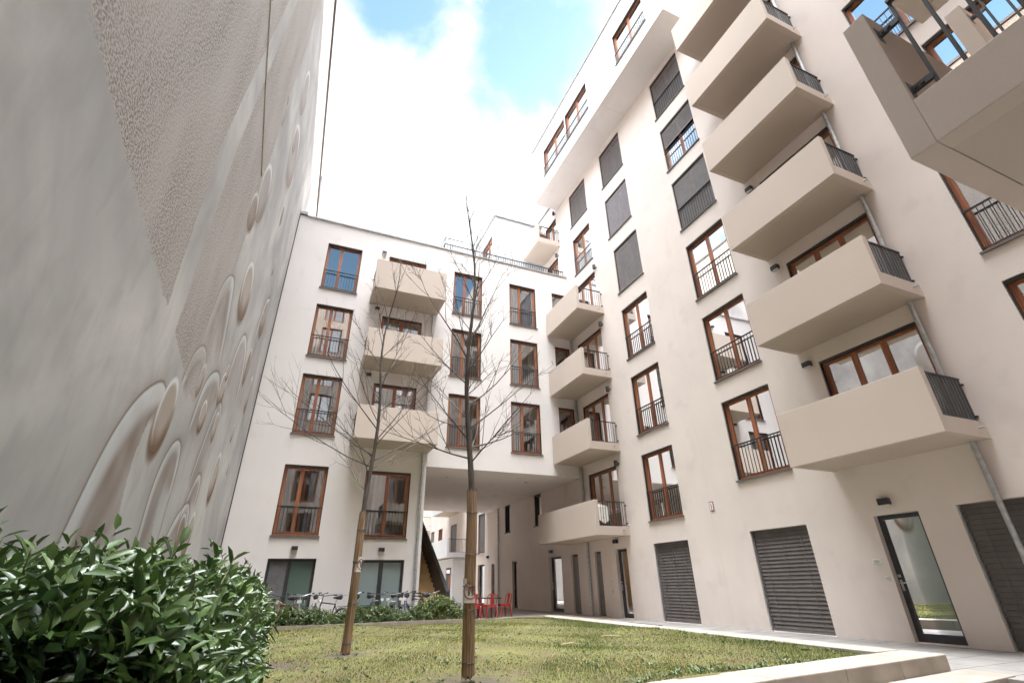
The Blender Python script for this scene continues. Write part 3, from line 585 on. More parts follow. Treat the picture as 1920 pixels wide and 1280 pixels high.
# rough render: y < ~10 above z ~ 4.5, with a smooth band between
lower = np.interp(Yg, [-12,3.0,4.7,6.3,7.6,9.6,10], [5.2,4.97,4.7,4.5,4.36,4.05,4.0]); jit = RNG.normal(0, .012, Yg.shape)+.008*np.sin(Yg*17+np.sin(Zg*13)*2)+.008*np.sin(Zg*19+np.sin(Yg*11)*2)
rough = (Zg > lower+jit)*(Yg < np.interp(Zg, [4,7,10.5,14.7,18,22], [9.85,9.82,10.08,10.4,10.5,10.6])+jit)
band = (Yg > np.interp(Zg, [4,4.9,7.4,12.9,22], [6.85,6.74,6.62,7.5,8.6]))*(Yg < np.interp(Zg, [4,4.9,7.8,13.9,22], [7.42,7.44,7.37,8.1,9.2]))
rough = np.where(band, 0, rough).astype(float)
rough *= 1-np.clip(al*1.1, 0, .75)
m = mat('mural_wall', (.5,.45,.4), .9, spec=.2); n, l, b = nodes(m)
at = n.new('ShaderNodeAttribute'); at.attribute_name = 'Col'; ar = n.new('ShaderNodeAttribute'); ar.attribute_name = 'rough'
tcn = n.new('ShaderNodeTexCoord')
def nz3(scale, stretch, det=5, dist=0):
    q = n.new('ShaderNodeMapping'); q.inputs['Scale'].default_value = stretch; l.new(tcn.outputs['Object'], q.inputs[0]); z = n.new('ShaderNodeTexNoise'); z.inputs['Scale'].default_value = scale; z.inputs['Detail'].default_value = det; z.inputs['Distortion'].default_value = dist; l.new(q.outputs[0], z.inputs[0]); return z.outputs[0]
def mr3(x, a, b_, lo=0, hi=1):
    q = n.new('ShaderNodeMapRange'); q.inputs[1].default_value = a; q.inputs[2].default_value = b_; q.inputs[3].default_value = lo; q.inputs[4].default_value = hi; l.new(x, q.inputs[0]); return q.outputs[0]
def mix3(fac, A, B_):
    q = n.new('ShaderNodeMix'); q.data_type = 'RGBA'
    for i, v in ((0, fac), (6, A), (7, B_)):
        if isinstance(v, tuple): q.inputs[i].default_value = (*v, 1)
        elif isinstance(v, (int, float)): q.inputs[i].default_value = v
        else: l.new(v, q.inputs[i])
    return q.outputs[2]
def mth(op, a_, b_):
    q = n.new('ShaderNodeMath'); q.operation = op
    for i, v in enumerate((a_, b_)):
        if isinstance(v, (int, float)): q.inputs[i].default_value = v
        else: l.new(v, q.inputs[i])
    return q.outputs[0]
base = mix3(mr3(nz3(.42, (1,1,1), 6, .6), .32, .68), (.262,.253,.247), (.44,.423,.407))
base = mix3(mr3(nz3(3.5, (1,1,.4), 6, .4), .45, .75, 0, .35), base, (.215,.2,.19))
smooth = mix3(at.outputs['Alpha'], base, at.outputs['Color'])
spk = mr3(nz3(58, (1,.5,.8), 6, .2), .44, .58)
mott = mr3(nz3(1.1, (1,1,.35), 5), .3, .7, .25, 1)
rcol = mix3(mth('MULTIPLY', spk, mott), (.36,.332,.31), (.105,.083,.068))
l.new(mix3(ar.outputs['Fac'], smooth, rcol), b.inputs['Base Color'])
hb = mth('ADD', mth('MULTIPLY', nz3(70, (1,1,1), 5), .12), mth('MULTIPLY', mth('MULTIPLY', nz3(58, (1,.5,.8), 6, .2), ar.outputs['Fac']), -.4))
bp = n.new('ShaderNodeBump'); bp.inputs['Strength'].default_value = .5; bp.inputs['Distance'].default_value = .012; l.new(hb, bp.inputs['Height']); l.new(bp.outputs[0], b.inputs['Normal'])
WA = thing('party_wall', (-2.03, 10, 0), 'tall windowless grey party wall on the left painted with a mural of water drops', 'wall')
nz_, ny_ = Yg.shape; V = np.stack([np.full(Yg.size, -2.03), Yg.ravel(), Zg.ravel()], 1)
idx = np.arange(nz_*ny_).reshape(nz_, ny_); F4 = np.stack([idx[:-1,:-1], idx[:-1,1:], idx[1:,1:], idx[1:,:-1]], -1).reshape(-1)
np_mesh('plaster_face', V, F4, np.full(len(F4)//4, 4), m, WA, np.concatenate([rgb.reshape(-1,3), al.reshape(-1,1)], 1), True, {'rough': rough})
mb = MB(); mb.box(-5.5,-2.05,-12,59,-.35,22.48); mb.build('wall_body', M['wallC'], WA)
mb = MB(); mb.box(-5.6,-1.95,-12,59,22.485,22.62); mb.box(-2.02,-1.95,24.2,26.0,22.58,23.4); mb.box(-2.02,-1.95,28.5,31.0,22.58,23.2); mb.build('coping', mat('dark_roof_edge', (.06,.05,.05), .6), WA)
mb = MB(); mb.tube([(-2.02,5.2,11.5),(-2.02,6.4,10.89),(-2.02,7.8,10.25),(-2.02,9.68,9.56)], .011, 6); mb.build('cable', M['whiteplastic'], WA)

# ------------------------------------------------------------------ ground, paths, lawn, kerbs
mg = noisy(mat('earth', rough=.95), (.10,.085,.065), (.16,.14,.11), 3, 6, .5, 30)
mb = MB(); mb.quad((-300,-300,-.36),(300,-300,-.36),(300,300,-.36),(-300,300,-.36)); struct(mb.build('ground', mg))
def paving(name, c1, c2, sx, sy, joint=(.09,.083,.075), off=0.):
    m = mat(name, c1, .75, spec=.3); n, l, b = nodes(m); t = n.new('ShaderNodeTexCoord')
    br = n.new('ShaderNodeTexBrick'); br.inputs['Scale'].default_value = 1; br.inputs['Brick Width'].default_value = sx; br.inputs['Row Height'].default_value = sy; br.inputs['Mortar Size'].default_value = .011; br.offset = off
    br.inputs['Color1'].default_value = (*c1,1); br.inputs['Color2'].default_value = (*c2,1); br.inputs['Mortar'].default_value = (*joint,1); l.new(t.outputs['Object'], br.inputs['Vector'])
    z = n.new('ShaderNodeTexNoise'); z.inputs['Scale'].default_value = 2.2; z.inputs['Detail'].default_value = 6; l.new(t.outputs['Object'], z.inputs[0])
    mr = n.new('ShaderNodeMapRange'); mr.inputs[1].default_value = .3; mr.inputs[2].default_value = .7; mr.inputs[3].default_value = .82; mr.inputs[4].default_value = 1.12; l.new(z.outputs[0], mr.inputs[0])
    v = n.new('ShaderNodeVectorMath'); v.operation = 'SCALE'; l.new(br.outputs[0], v.inputs[0]); l.new(mr.outputs[0], v.inputs['Scale']); l.new(v.outputs[0], b.inputs['Base Color'])
    bp = n.new('ShaderNodeBump'); bp.inputs['Strength'].default_value = .15; bp.inputs['Distance'].default_value = .01; z2 = n.new('ShaderNodeTexNoise'); z2.inputs['Scale'].default_value = 60; l.new(t.outputs['Object'], z2.inputs[0]); l.new(z2.outputs[0], bp.inputs['Height']); l.new(bp.outputs[0], b.inputs['Normal'])
    return m
mp1 = paving('grey_slabs', (.215,.202,.19), (.265,.25,.235), .9, .6); mp2 = paving('brown_slabs', (.34,.295,.26), (.38,.33,.285), .6, .6)
mb = MB(); mb.box(8.25,11.195,-1.6,15.6,-.35,0.0); struct(mb.build('path', mp1))
mb = MB(); mb.box(4.31,11.195,15.6,60,-.35,-.004); struct(mb.build('passage_paving', mp2))
mb = MB(); mb.box(-2.0,4.3,16.35,18.47,-.35,-.12); mb.box(-2.0,8.25,-12,3.2,-.35,-.3); struct(mb.build('court_paving', mp1))
stone = noisy(mat('sandstone', rough=.85), (.25,.215,.18), (.35,.305,.258), 2.6, 7, .25, 45)
def kerb_y(x): return 4.4+(x-4.3)*.078
mb = MB()
def prism(pts, z0, z1):
    nn = len(pts); mb.add([(x,y,z0) for x,y in pts]+[(x,y,z1) for x,y in pts], [tuple(range(nn))[::-1], tuple(range(nn,2*nn))]+[(i,(i+1) % nn,nn+(i+1) % nn,nn+i) for i in range(nn)])
xs_ = [-.4,.9,2.2,3.5,4.8,6.0,7.1,8.22]
for i in range(len(xs_)-1):
    a, b_ = xs_[i]+.004, xs_[i+1]-.004; prism([(a,kerb_y(a)),(b_,kerb_y(b_)),(b_,kerb_y(b_)+.56),(a,kerb_y(a)+.56)], -.34, .2)
struct(mb.build('stone_kerb', stone, bevel=.012))
mb = MB(); yk = 5.29
while yk < 15.9:
    prism([(7.72,yk),(8.22,yk),(8.22,min(yk+1.3,15.95)),(7.72,min(yk+1.3,15.95))], -.34, .2); yk += 1.308
struct(mb.build('stone_edging', stone, bevel=.01))
mb = MB(); prism([(-.6,15.25),(4.9,15.25),(4.9,15.31),(-.6,15.31)], -.3, .24); prism([(4.9,15.25),(7.72,15.6),(7.72,15.66),(4.9,15.31)], -.3, .215); struct(mb.build('bed_edging', stone))
mb = MB(); prism([(1.0,kerb_y(1)-.55),(8.5,4.16),(8.5,4.72),(8.23,4.72),(8.23,kerb_y(8.2)-.004),(1.0,kerb_y(1)-.004)], -.34, .015); prism([(1.0,3.2),(8.5,3.72),(8.5,4.155),(1.0,kerb_y(1)-.555)], -.34, -.16); struct(mb.build('stone_steps', stone, bevel=.01))
# lawn sheet
m_l = mat('lawn_soil', (.1,.1,.05), .95); n, l, b = nodes(m_l); tcn = n.new('ShaderNodeTexCoord')
moss = mix3(mr3(nz3(1.3, (1,1,1), 6, .5), .38, .62), (.095,.085,.022), (.125,.130,.024))
moss = mix3(mr3(nz3(2.7, (1,1,1), 6, .8), .5, .72), moss, (.11,.078,.046))
moss = mix3(mr3(nz3(28, (1,1,1), 4), .4, .72, 0, .8), moss, (.085,.07,.042))
def near(x, y, r0_, r1_):
    q = n.new('ShaderNodeVectorMath'); q.operation = 'DISTANCE'; l.new(tcn.outputs['Object'], q.inputs[0]); q.inputs[1].default_value = (x, y, .2); return mr3(mth('ADD', q.outputs['Value'], mth('MULTIPLY', nz3(5, (1,1,1), 4), .5)), r0_+.25, r1_+.25, 1, 0)
for x, y, a_, c_ in ((1.05,9.16,.1,.5),(2.08,6.19,.15,.6),(-.3,8.6,.4,1.1)): moss = mix3(near(x, y, a_, c_), moss, (.068,.052,.037))
l.new(moss, b.inputs['Base Color'])
bp = n.new('ShaderNodeBump'); bp.inputs['Strength'].default_value = .8; bp.inputs['Distance'].default_value = .03; l.new(nz3(35, (1,1,1), 5), bp.inputs['Height']); l.new(bp.outputs[0], b.inputs['Normal'])
def lawn_z(x, y): return .165+.018*np.sin(x*1.3+.4*y)+.014*np.sin(y*.9-1.1*x+2)+.012*np.sin(2.7*x+1.9*y)
gx = np.linspace(-2.02, 7.73, 70); gy = np.linspace(4.3, 15.6, 80); GX, GY = np.meshgrid(gx, gy)
GY = np.maximum(GY, kerb_y(np.maximum(GX, -.4))+.5); GYm = np.where(GX < 4.9, 15.26, 15.26+(GX-4.9)*.124); GY = np.minimum(GY, GYm)
idx = np.arange(GX.size).reshape(GX.shape); F4 = np.stack([idx[:-1,:-1], idx[:-1,1:], idx[1:,1:], idx[1:,:-1]], -1).reshape(-1)
struct(np_mesh('lawn', np.stack([GX.ravel(), GY.ravel(), lawn_z(GX, GY).ravel()], 1), F4, np.full(len(F4)//4, 4), m_l, None, None, True))
mb = MB(); mb.box(-2.0,4.9,15.31,16.35,-.35,.12); struct(mb.build('planting_bed', mg)); mb = MB(); mb.box(4.9,8.25,15.66,16.2,-.35,-.002); struct(mb.build('passage_threshold', mp2))

def vcol_mat(name, rough=.5, spec=.5, transl=0.):
    m = mat(name, (.1,.1,.1), rough, spec=spec); n, l, b = nodes(m); a = n.new('ShaderNodeAttribute'); a.attribute_name = 'Col'; l.new(a.outputs['Color'], b.inputs['Base Color'])
    if transl:
        t = n.new('ShaderNodeBsdfTranslucent'); l.new(a.outputs['Color'], t.inputs[0]); x = n.new('ShaderNodeMixShader'); x.inputs[0].default_value = transl
        l.new(b.outputs[0], x.inputs[1]); l.new(t.outputs[0], x.inputs[2]); l.new(x.outputs[0], n['Material Output'].inputs[0])
    return m
M['grass'] = vcol_mat('grass_blade', .6, .3, .25); M['laurel'] = vcol_mat('glossy_leaf', .38, .5, .12); M['leaf'] = vcol_mat('hedge_leaf', .42, .45, .15); M['litter'] = vcol_mat('dry_leaf', .8, .2)
# grass blades
NB = 150000
px = RNG.uniform(-1.6, 7.72, NB*2); py = 4.9+(15.35-4.9)*RNG.uniform(0, 1, NB*2)**1.35
def fbm(x, y):
    return (np.sin(1.7*x+2.1*y+1)+np.sin(-2.3*x+1.3*y+2.2)+np.sin(3.9*x-2.9*y)*.7+np.sin(5.3*x+6.1*y+.7)*.6+np.sin(-9.1*x+7.7*y)*.45)/3.7
dens = .55+.5*fbm(px, py)+.22*(px-2.5)/5
for x, y, r_ in ((1.05,9.16,.55),(2.08,6.19,.65),(-.3,8.6,.9)): dens *= sst(np.hypot(px-x, py-y), r_*.35, r_*1.2)
dens = np.maximum(dens, .05); dens[py < kerb_y(np.maximum(px,-.4))+.57] = 0; dens[py > np.where(px < 4.9, 15.24, 15.24+(px-4.9)*.124)] = 0
k = RNG.uniform(0, 1, len(px)) < dens; px, py = px[k][:NB], py[k][:NB]; nb = len(px)
pz = lawn_z(px, py)-.005; hgt = RNG.uniform(.012, .036, nb)*(1+.5*fbm(px*.7, py*.7)+.35*(px > 6.9)); hgt *= np.where(RNG.uniform(0,1,nb) < .02, 1.8, 1)
ang = RNG.uniform(0, 2*np.pi, nb); lean = RNG.uniform(.2, 1.1, nb)*hgt; wd = RNG.uniform(.0018, .0038, nb)*(.7+.06*py)
ax_, ay_ = np.cos(ang), np.sin(ang); P0 = np.stack([px-ay_*wd, py+ax_*wd, pz], 1); P1 = np.stack([px+ay_*wd, py-ax_*wd, pz], 1); P2 = np.stack([px+ax_*lean, py+ay_*lean, pz+hgt], 1)
vv = np.stack([P0, P1, P2], 1).reshape(-1, 3)
mixv = np.clip(.5+.5*fbm(px*.8+3, py*.8)+RNG.normal(0, .25, nb)+.12+.25*(px-3)/4, 0, 1)[:, None]; gc = np.array([.072,.106,.012])*mixv+np.array([.178,.142,.026])*(1-mixv)
gc *= RNG.uniform(.4, 1.25, (nb, 1)); gc = np.repeat(np.concatenate([gc, np.ones((nb, 1))], 1), 3, 0)
o = np_mesh('grass', vv, np.arange(nb*3), np.full(nb, 3), M['grass'], None, gc); tag(o, 'short patchy mossy grass covering the lawn', 'grass', kind='stuff')
# dry leaf litter on the lawn
def leaf_mesh(name, pos, dirv, nor, ln, wd, col, m, parent=None, fold=.25, droop=.15):
    """every leaf: a folded blade of eight points and six faces"""
    d = dirv/np.linalg.norm(dirv, axis=1, keepdims=True); s = np.cross(nor, d); s /= np.maximum(np.linalg.norm(s, axis=1, keepdims=True), 1e-6); nn = np.cross(d, s)
    L_ = ln[:, None]; W_ = wd[:, None]
    def pt(t, side, up): return pos+d*L_*t+s*W_*side+nn*(W_*up)-nn*L_*droop*t*t
    vs = np.stack([pt(0,0,0), pt(.3,0,0), pt(.7,0,0), pt(1,0,0), pt(.3,.46,fold), pt(.7,.42,fold), pt(.3,-.46,fold), pt(.7,-.42,fold)], 1)
    nl = len(pos); q = np.array([0,1,4, 1,2,5,4, 2,3,5, 0,6,1, 1,6,7,2, 2,7,3]); cnt = np.array([3,4,3,3,4,3])
    fi = (q[None, :]+8*np.arange(nl)[:, None]).reshape(-1); c4 = np.repeat(np.concatenate([col, np.ones((nl, 1))], 1), 8, 0)
    return np_mesh(name, vs.reshape(-1, 3), fi, np.tile(cnt, nl), m, parent, c4)
nl = 3200; px = RNG.uniform(-.6, 7.6, nl); py = 5.2+10*RNG.uniform(0, 1, nl)**1.3; a = RNG.uniform(0, 6.28, nl)
lc = np.array([.17,.11,.06])*RNG.uniform(.4, 1.5, (nl, 1))
o = leaf_mesh('leaf_litter', np.stack([px, py, lawn_z(px, py)+.012], 1), np.stack([np.cos(a), np.sin(a), RNG.normal(0,.25,nl)], 1), np.stack([RNG.normal(0,.4,nl), RNG.normal(0,.4,nl), np.ones(nl)], 1), RNG.uniform(.02,.05,nl), RNG.uniform(.012,.025,nl), lc, M['litter']); tag(o, 'small dry brown leaves strewn over the lawn', 'leaves', kind='stuff')
# low weeds along the kerb and in the grass
cx = np.concatenate([RNG.uniform(-.2, 7.5, 260), RNG.uniform(1.5, 7.6, 160), RNG.uniform(7.35, 7.68, 90)]); cy = np.concatenate([5.2+9.8*RNG.uniform(0,1,260)**1.2, kerb_y(RNG.uniform(1.5,7.6,160))+.6+np.abs(RNG.normal(0,.12,160)), RNG.uniform(5.5,15,90)])
cy[260:420] = kerb_y(cx[260:420])+.6+np.abs(RNG.normal(0,.12,160)); ii = np.repeat(np.arange(len(cx)), 6); a = RNG.uniform(0, 6.28, len(ii)); nw = len(ii)
gp = np.stack([cx[ii]+.008*np.cos(a), cy[ii]+.008*np.sin(a), lawn_z(cx[ii], cy[ii])+.006], 1)
o = leaf_mesh('weeds', gp, np.stack([np.cos(a), np.sin(a), RNG.uniform(.3,1.3,nw)], 1), np.stack([-np.cos(a)*.4, -np.sin(a)*.4, np.ones(nw)], 1), RNG.uniform(.03,.075,nw), RNG.uniform(.012,.022,nw), np.array([.06,.10,.022])*RNG.uniform(.6,1.5,(nw,1)), M['leaf']); tag(o, 'low green weeds dotted through the grass and along the kerb', 'weeds', kind='stuff')
# two sticks, floor grate
bark_pale = noisy(mat('dry_stick', rough=.8), (.33,.24,.15), (.42,.32,.21), 12)
for (x, y, an, ln, lb) in ((4.75,8.6,.15,.42,'pale dry stick lying on the grass, the one nearer the trees'),(6.05,9.4,-.25,.42,'pale dry stick lying on the grass nearer the right path')):
    mb = MB(); z0 = float(lawn_z(x, y))+.035; mb.tube([(x+math.cos(an)*ln*t-.5*ln*math.cos(an), y+math.sin(an)*ln*t+.02*math.sin(t*5), z0+.01*math.sin(t*4)) for t in (0,.25,.5,.75,1)], [.009,.008,.008,.006,.003], 7)
    tag(mb.build('stick', bark_pale, smooth=True, origin=(x, y, z0)), lb, 'stick', 'sticks lying on the lawn')
t = thing('floor_grate', (9.62,13.7,0), 'flat dark metal grate set in the path before the narrow frosted door', 'grate')
mb = MB(); mb.box(9.15,10.1,12.9,14.4,.002,.012); mb.build('grate_frame', M['dark'], t)
mb = MB()
for i in range(24): mb.box(9.19,10.06,12.94+i*.06,12.965+i*.06,.012,.018)
mb.build('grate_bars', M['sill'], t)

# ------------------------------------------------------------------ hedges
def hedge(name, loc, label, cat, surf, shoots, per, ln, wd, cols, m, stemcol, seedn, hang=.3, inner=0, innerf=None, grp=None):
    t = thing(name, loc, label, cat, grp); rg = np.random.default_rng(seedn)
    P, Nn = surf(shoots, rg)                                       # shoot tips and outward directions
    D = Nn+rg.normal(0, .45, P.shape)+np.array([0,0,.35]); D /= np.linalg.norm(D, axis=1, keepdims=True)
    S_ = rg.uniform(.75, 1.2, shoots); P = P+Nn*np.abs(rg.normal(0, .05*ln/.12, (shoots,1)))*np.where(rg.uniform(0,1,(shoots,1)) < .12, 1.8, 1.0)
    i = np.repeat(np.arange(shoots), per); j = np.tile(np.arange(per), shoots)
    tpos = j/per; Lsh = (.26*S_*ln/.12)[i]; pos = P[i]-D[i]*((1-tpos)*Lsh)[:, None]
    ref = np.where(np.abs(D[:, 2:3]) < .9, np.array([[0,0,1.]]), np.array([[1.,0,0]])); a_ = np.cross(D, ref); a_ /= np.linalg.norm(a_, axis=1, keepdims=True); b_ = np.cross(D, a_)
    th = j*2.4+rg.uniform(0, 6.28, shoots)[i]+rg.normal(0, .3, len(i)); rad = a_[i]*np.cos(th)[:, None]+b_[i]*np.sin(th)[:, None]
    dr = rad*(1.15-.75*tpos**2)[:, None]+D[i]*(.25+.8*tpos**2)[:, None]+np.array([0,0,-hang])*(1-tpos)[:, None]+rg.normal(0, .12, pos.shape)
    nor = D[i]*1.0-rad*.5+np.array([0,0,.4])+rg.normal(0, .2, pos.shape)
    c0 = np.array(cols[0]); c1 = np.array(cols[1]); mixq = np.clip(tpos**1.5*.8+rg.normal(.1, .22, len(i)), 0, 1)[:, None]; cl_ = (c0*(1-mixq)+c1*mixq)*rg.uniform(.75, 1.25, (len(i), 1))
    le = ln*rg.uniform(.6, 1.15, len(i))*(1-.35*tpos**3); we = wd*rg.uniform(.8, 1.15, len(i))
    if inner:
        Q = innerf(inner, rg); pos = np.concatenate([pos, Q]); dr = np.concatenate([dr, rg.normal(0, 1, Q.shape)]); nor = np.concatenate([nor, rg.normal(0, 1, Q.shape)+.3]); le = np.concatenate([le, ln*rg.uniform(.7, 1.1, inner)]); we = np.concatenate([we, wd*rg.uniform(.8, 1.2, inner)]); cl_ = np.concatenate([cl_, c0*rg.uniform(.6, 1.1, (inner, 1))])
    leaf_mesh('foliage', pos, dr, nor, le, we, cl_, m, t)
    mb = MB(); step = max(1, shoots//420)
    for q in range(0, shoots, step):
        e = P[q]; s0 = e-D[q]*Lsh[q*per]; mb.tube([tuple(s0-np.array([0,0,.12])-D[q]*.12), tuple(s0), tuple(e)], [.006*ln/.12, .0045*ln/.12, .002*ln/.12], 5, False)
    lo, hi = P.min(0), P.max(0); mb.tube([(lo[0]*.5+hi[0]*.5 if hi[1]-lo[1] > 3 else lo[0]+.1, lo[1] if hi[1]-lo[1] > 3 else (lo[1]+hi[1])/2, loc[2]+.05), tuple((lo+hi)/2*np.array([1,1,0])+np.array([0,0,loc[2]+.1])), (lo[0]*.5+hi[0]*.5 if hi[1]-lo[1] > 3 else hi[0]-.1, hi[1] if hi[1]-lo[1] > 3 else (lo[1]+hi[1])/2, loc[2]+.05)], .012, 6)
    for q in range(26):
        e = P[rg.integers(shoots)]; mb.tube([(e[0]*.6+loc[0]*.4, e[1]+rg.normal(0,.1), loc[2]), (e[0]*.8+loc[0]*.2, e[1]+rg.normal(0,.1), (e[2]+loc[2])*.5), tuple(e-np.array([0,0,.15]))], [.014*ln/.12,.010*ln/.12,.005*ln/.12], 5, False)
    mb.build('foliage_stem', stemcol, t)
    return t
stem_g = noisy(mat('green_stem', rough=.6), (.10,.09,.03), (.15,.13,.045), 12)
def top_big(y): return 1.19-.09*np.clip((4.6-y)/2, 0, 1)+.05*np.sin(y*2.1+.6)+.04*np.sin(y*4.7)
def half_big(y): return np.interp(y, [1.2,2,3,5,7,9,11.5,12.6], [.90,.93,.92,.93,.93,.92,.9,.6])
def surf_big(k, rg):
    y = 2.25+10.3*rg.uniform(0, 1, k)**1.55; w = half_big(y); th = rg.uniform(-.35, 2.5, k)      # profile angle from the lawn side over the top
    p = np.stack([-1.95+w*.85+np.sign(np.cos(th))*w*np.abs(np.cos(th))**.6*1.0+rg.normal(0,.05,k), y, .15+(top_big(y)-.15)*np.clip(np.abs(np.sin(np.maximum(th,0)))**.55, .12, 1)*np.where(th < 0, .35, 1)+rg.normal(0,.06,k)], 1)
    p[:,0] = np.maximum(p[:,0], -1.97); nn = np.stack([np.cos(th), rg.normal(0,.25,k)-.2, np.maximum(np.sin(th), .1)], 1); return p, nn
def in_big(k, rg):
    y = 2.2+10*rg.uniform(0,1,k)**1.5; w = half_big(y); return np.stack([-1.95+w*1.7*rg.uniform(0,.92,k), y, .15+(top_big(y)-.25)*rg.uniform(0,.9,k)], 1)
hedge('laurel_hedge', (-1.15,6,.12), 'large glossy dark green laurel hedge in the left foreground along the mural wall', 'hedge', surf_big, 2700, 11, .140, .037, ((.022,.053,.020),(.082,.135,.031)), M['laurel'], stem_g, 3, .45, 9000, in_big)
def mk_low(x0, x1, y0, y1, h0, f=None):
    def top(x): return h0*(1+.18*np.sin(x*3.3)+.12*np.sin(x*7.1+1)) if f is None else f(x)
    def s(k, rg):
        x = rg.uniform(x0, x1, k); th = rg.uniform(-.2, np.pi, k); hw = (y1-y0)/2; p = np.stack([x, (y0+y1)/2-np.cos(th)*hw, .12+top(x)*np.clip(np.abs(np.sin(np.maximum(th,.0)))**.6,.1,1)+rg.normal(0,.05,k)], 1); return p, np.stack([rg.normal(0,.3,k), -np.cos(th), np.maximum(np.sin(th),.15)], 1)
    def i_(k, rg): x = rg.uniform(x0, x1, k); return np.stack([x, rg.uniform(y0+.08, y1-.08, k), .12+top(x)*rg.uniform(0,.85,k)], 1)
    return s, i_
s_, i_ = mk_low(-.55, 3.75, 15.42, 16.1, .37)
hedge('low_hedge', (1.6,15.75,.12), 'low leafy green hedge in front of the row of bicycles', 'hedge', s_, 1500, 9, .085, .028, ((.030,.058,.016),(.105,.135,.035)), M['leaf'], stem_g, 5, .2, 4000, i_)
s_, i_ = mk_low(3.7, 5.0, 15.42, 16.3, .6, lambda x: .60-.35*np.abs((x-4.3)/.75)**2.2)
hedge('shrub', (4.3,15.85,.12), 'light green bushy shrub at the foot of the dark staircase', 'shrub', s_, 620, 10, .10, .03, ((.040,.070,.018),(.15,.175,.05)), M['leaf'], stem_g, 8, .1, 1200, i_)

# ------------------------------------------------------------------ two young bare trees
bark = noisy(mat('grey_brown_bark', rough=.85), (.055,.042,.036), (.11,.088,.075), 14, 5, .5, 60, (1,1,.25))
twigm = noisy(mat('brown_twig', rough=.75), (.06,.042,.034), (.10,.075,.06), 5)
reed = mat('reed_mat', (.3,.18,.09), .75, spec=.25); n, l, b = nodes(reed); tcn = n.new('ShaderNodeTexCoord')
l.new(mix3(mr3(nz3(75, (1,1,.018), 3), .36, .64), (.155,.095,.058), (.33,.22,.138)), b.inputs['Base Color'])
bp = n.new('ShaderNodeBump'); bp.inputs['Strength'].default_value = .9; bp.inputs['Distance'].default_value = .01; l.new(nz3(75, (1,1,.018), 3), bp.inputs['Height']); l.new(bp.outputs[0], b.inputs['Normal'])
def tree(loc, label, H_, wraph, rw, rt, seedn, spread, limbs, leanf, extra=()):
    rd = random.Random(seedn); x0, y0, z0 = loc; t = thing('young_tree', loc, label, 'tree', 'young trees on the lawn')
    def axis(h): q = h/H_; return Vector((x0+leanf[0]*q+.05*math.sin(h*1.7+seedn)*min(1,h/2)*q*2, y0+leanf[1]*q+.03*math.cos(h*2.1), z0+h))
    mb = MB(); hs = [0, wraph*.5, wraph]+[wraph+(H_-wraph)*i/14 for i in range(1, 15)]
    mb.tube([axis(h) for h in hs], [rt*(1-.93*max(0,h-wraph*.5)/(H_-wraph*.5))+.003 for h in hs], 10); mb.build('trunk', bark, t, smooth=True)
    # reed wrap: one sheet of vertical canes
    w = MB(); nseg = 44; rows = 9
    for i in range(rows+1):
        h = wraph*i/rows; c = axis(h); k = rw*(1.10-.12*i/rows)*(1.07 if i == 0 else 1)
        for j in range(nseg):
            a = 2*math.pi*j/nseg; q = k*(1+.045*(j % 2)+.03*rd.uniform(-1,1)); w.v.append((c.x+q*math.cos(a), c.y+q*math.sin(a), c.z+(rd.uniform(-.03,.03) if i in (0,rows) else 0)+(.01 if i == 0 else 0)))
    for i in range(rows):
        for j in range(nseg): w.f.append((i*nseg+j, i*nseg+(j+1) % nseg, (i+1)*nseg+(j+1) % nseg, (i+1)*nseg+j)); w.mi.append(0)
    wo = w.build('reed_wrap', reed, t)
    for k in (.07, .33, .62, .86):
        c = axis(wraph*k); q = MB(); q.ring(c, (.1*rd.uniform(-1,1), .1*rd.uniform(-1,1), 1), rw*(1.12-.12*k)*1.07, .0045, 26, 5); q.tube([c+Vector((rw*1.1,0,0)), c+Vector((rw*1.1+.05,.01,.015))], .004, 5); q.build('wire_tie', M['lamp'], wo)
    br = MB(); br.cur = 0
    def grow(p, d, ln, r, lev):
        nseg = 5 if lev < 2 else 4; pts = [p.copy()]; q = p.copy(); dd = d.copy(); rads = [r]
        for i in range(nseg):
            dd = (dd+Vector((rd.gauss(0,.07), rd.gauss(0,.07), rd.gauss(.07 if lev else .05,.05)))).normalized(); q = q+dd*(ln/nseg); pts.append(q.copy()); rads.append(r*(1-.86*(i+1)/nseg)+.0008)
        br.tube(pts, rads, (6,5,4,3)[min(lev,3)], False)
        if lev >= 3: return
        nch = (rd.randint(4,7), rd.randint(2,4), rd.randint(0,2))[lev]
        for k in range(nch):
            tq = rd.uniform(.18,.97); i = min(int(tq*nseg), nseg-1); fr_ = tq*nseg-i; pp = pts[i].lerp(pts[i+1], fr_); ax = (pts[i+1]-pts[i]).normalized()
            s = ax.orthogonal().normalized(); s.rotate(__import__('mathutils').Quaternion(ax, rd.uniform(0,6.28))); an = rd.uniform(.4,.8)
            nd = (ax*math.cos(an)+s*math.sin(an)+Vector((0,0,.12))).normalized(); grow(pp, nd, ln*rd.uniform(.3,.6)*(1.15-.5*tq), rads[i]*rd.uniform(.35,.5)+.0006, lev+1)
    for k in range(limbs):
        q = k/limbs; h = wraph+.35+(H_-wraph-.5)*q**1.05; c = axis(h); a = k*2.399+seedn; upa = R(28+48*q+rd.uniform(-9,9)); ln = spread*(1.05-.72*q)*rd.uniform(.75,1.15)
        grow(c, Vector((math.cos(a)*math.cos(upa), math.sin(a)*math.cos(upa), math.sin(upa))), ln, rt*(.24-.13*q), 0 if q < .75 else 1)
    for (h, a, upd, ln) in extra: grow(axis(h), Vector((math.cos(R(a))*math.cos(R(upd)), math.sin(R(a))*math.cos(R(upd)), math.sin(R(upd)))), ln, rt*.29, 0)
    br.build('branches', twigm, t)
    return t
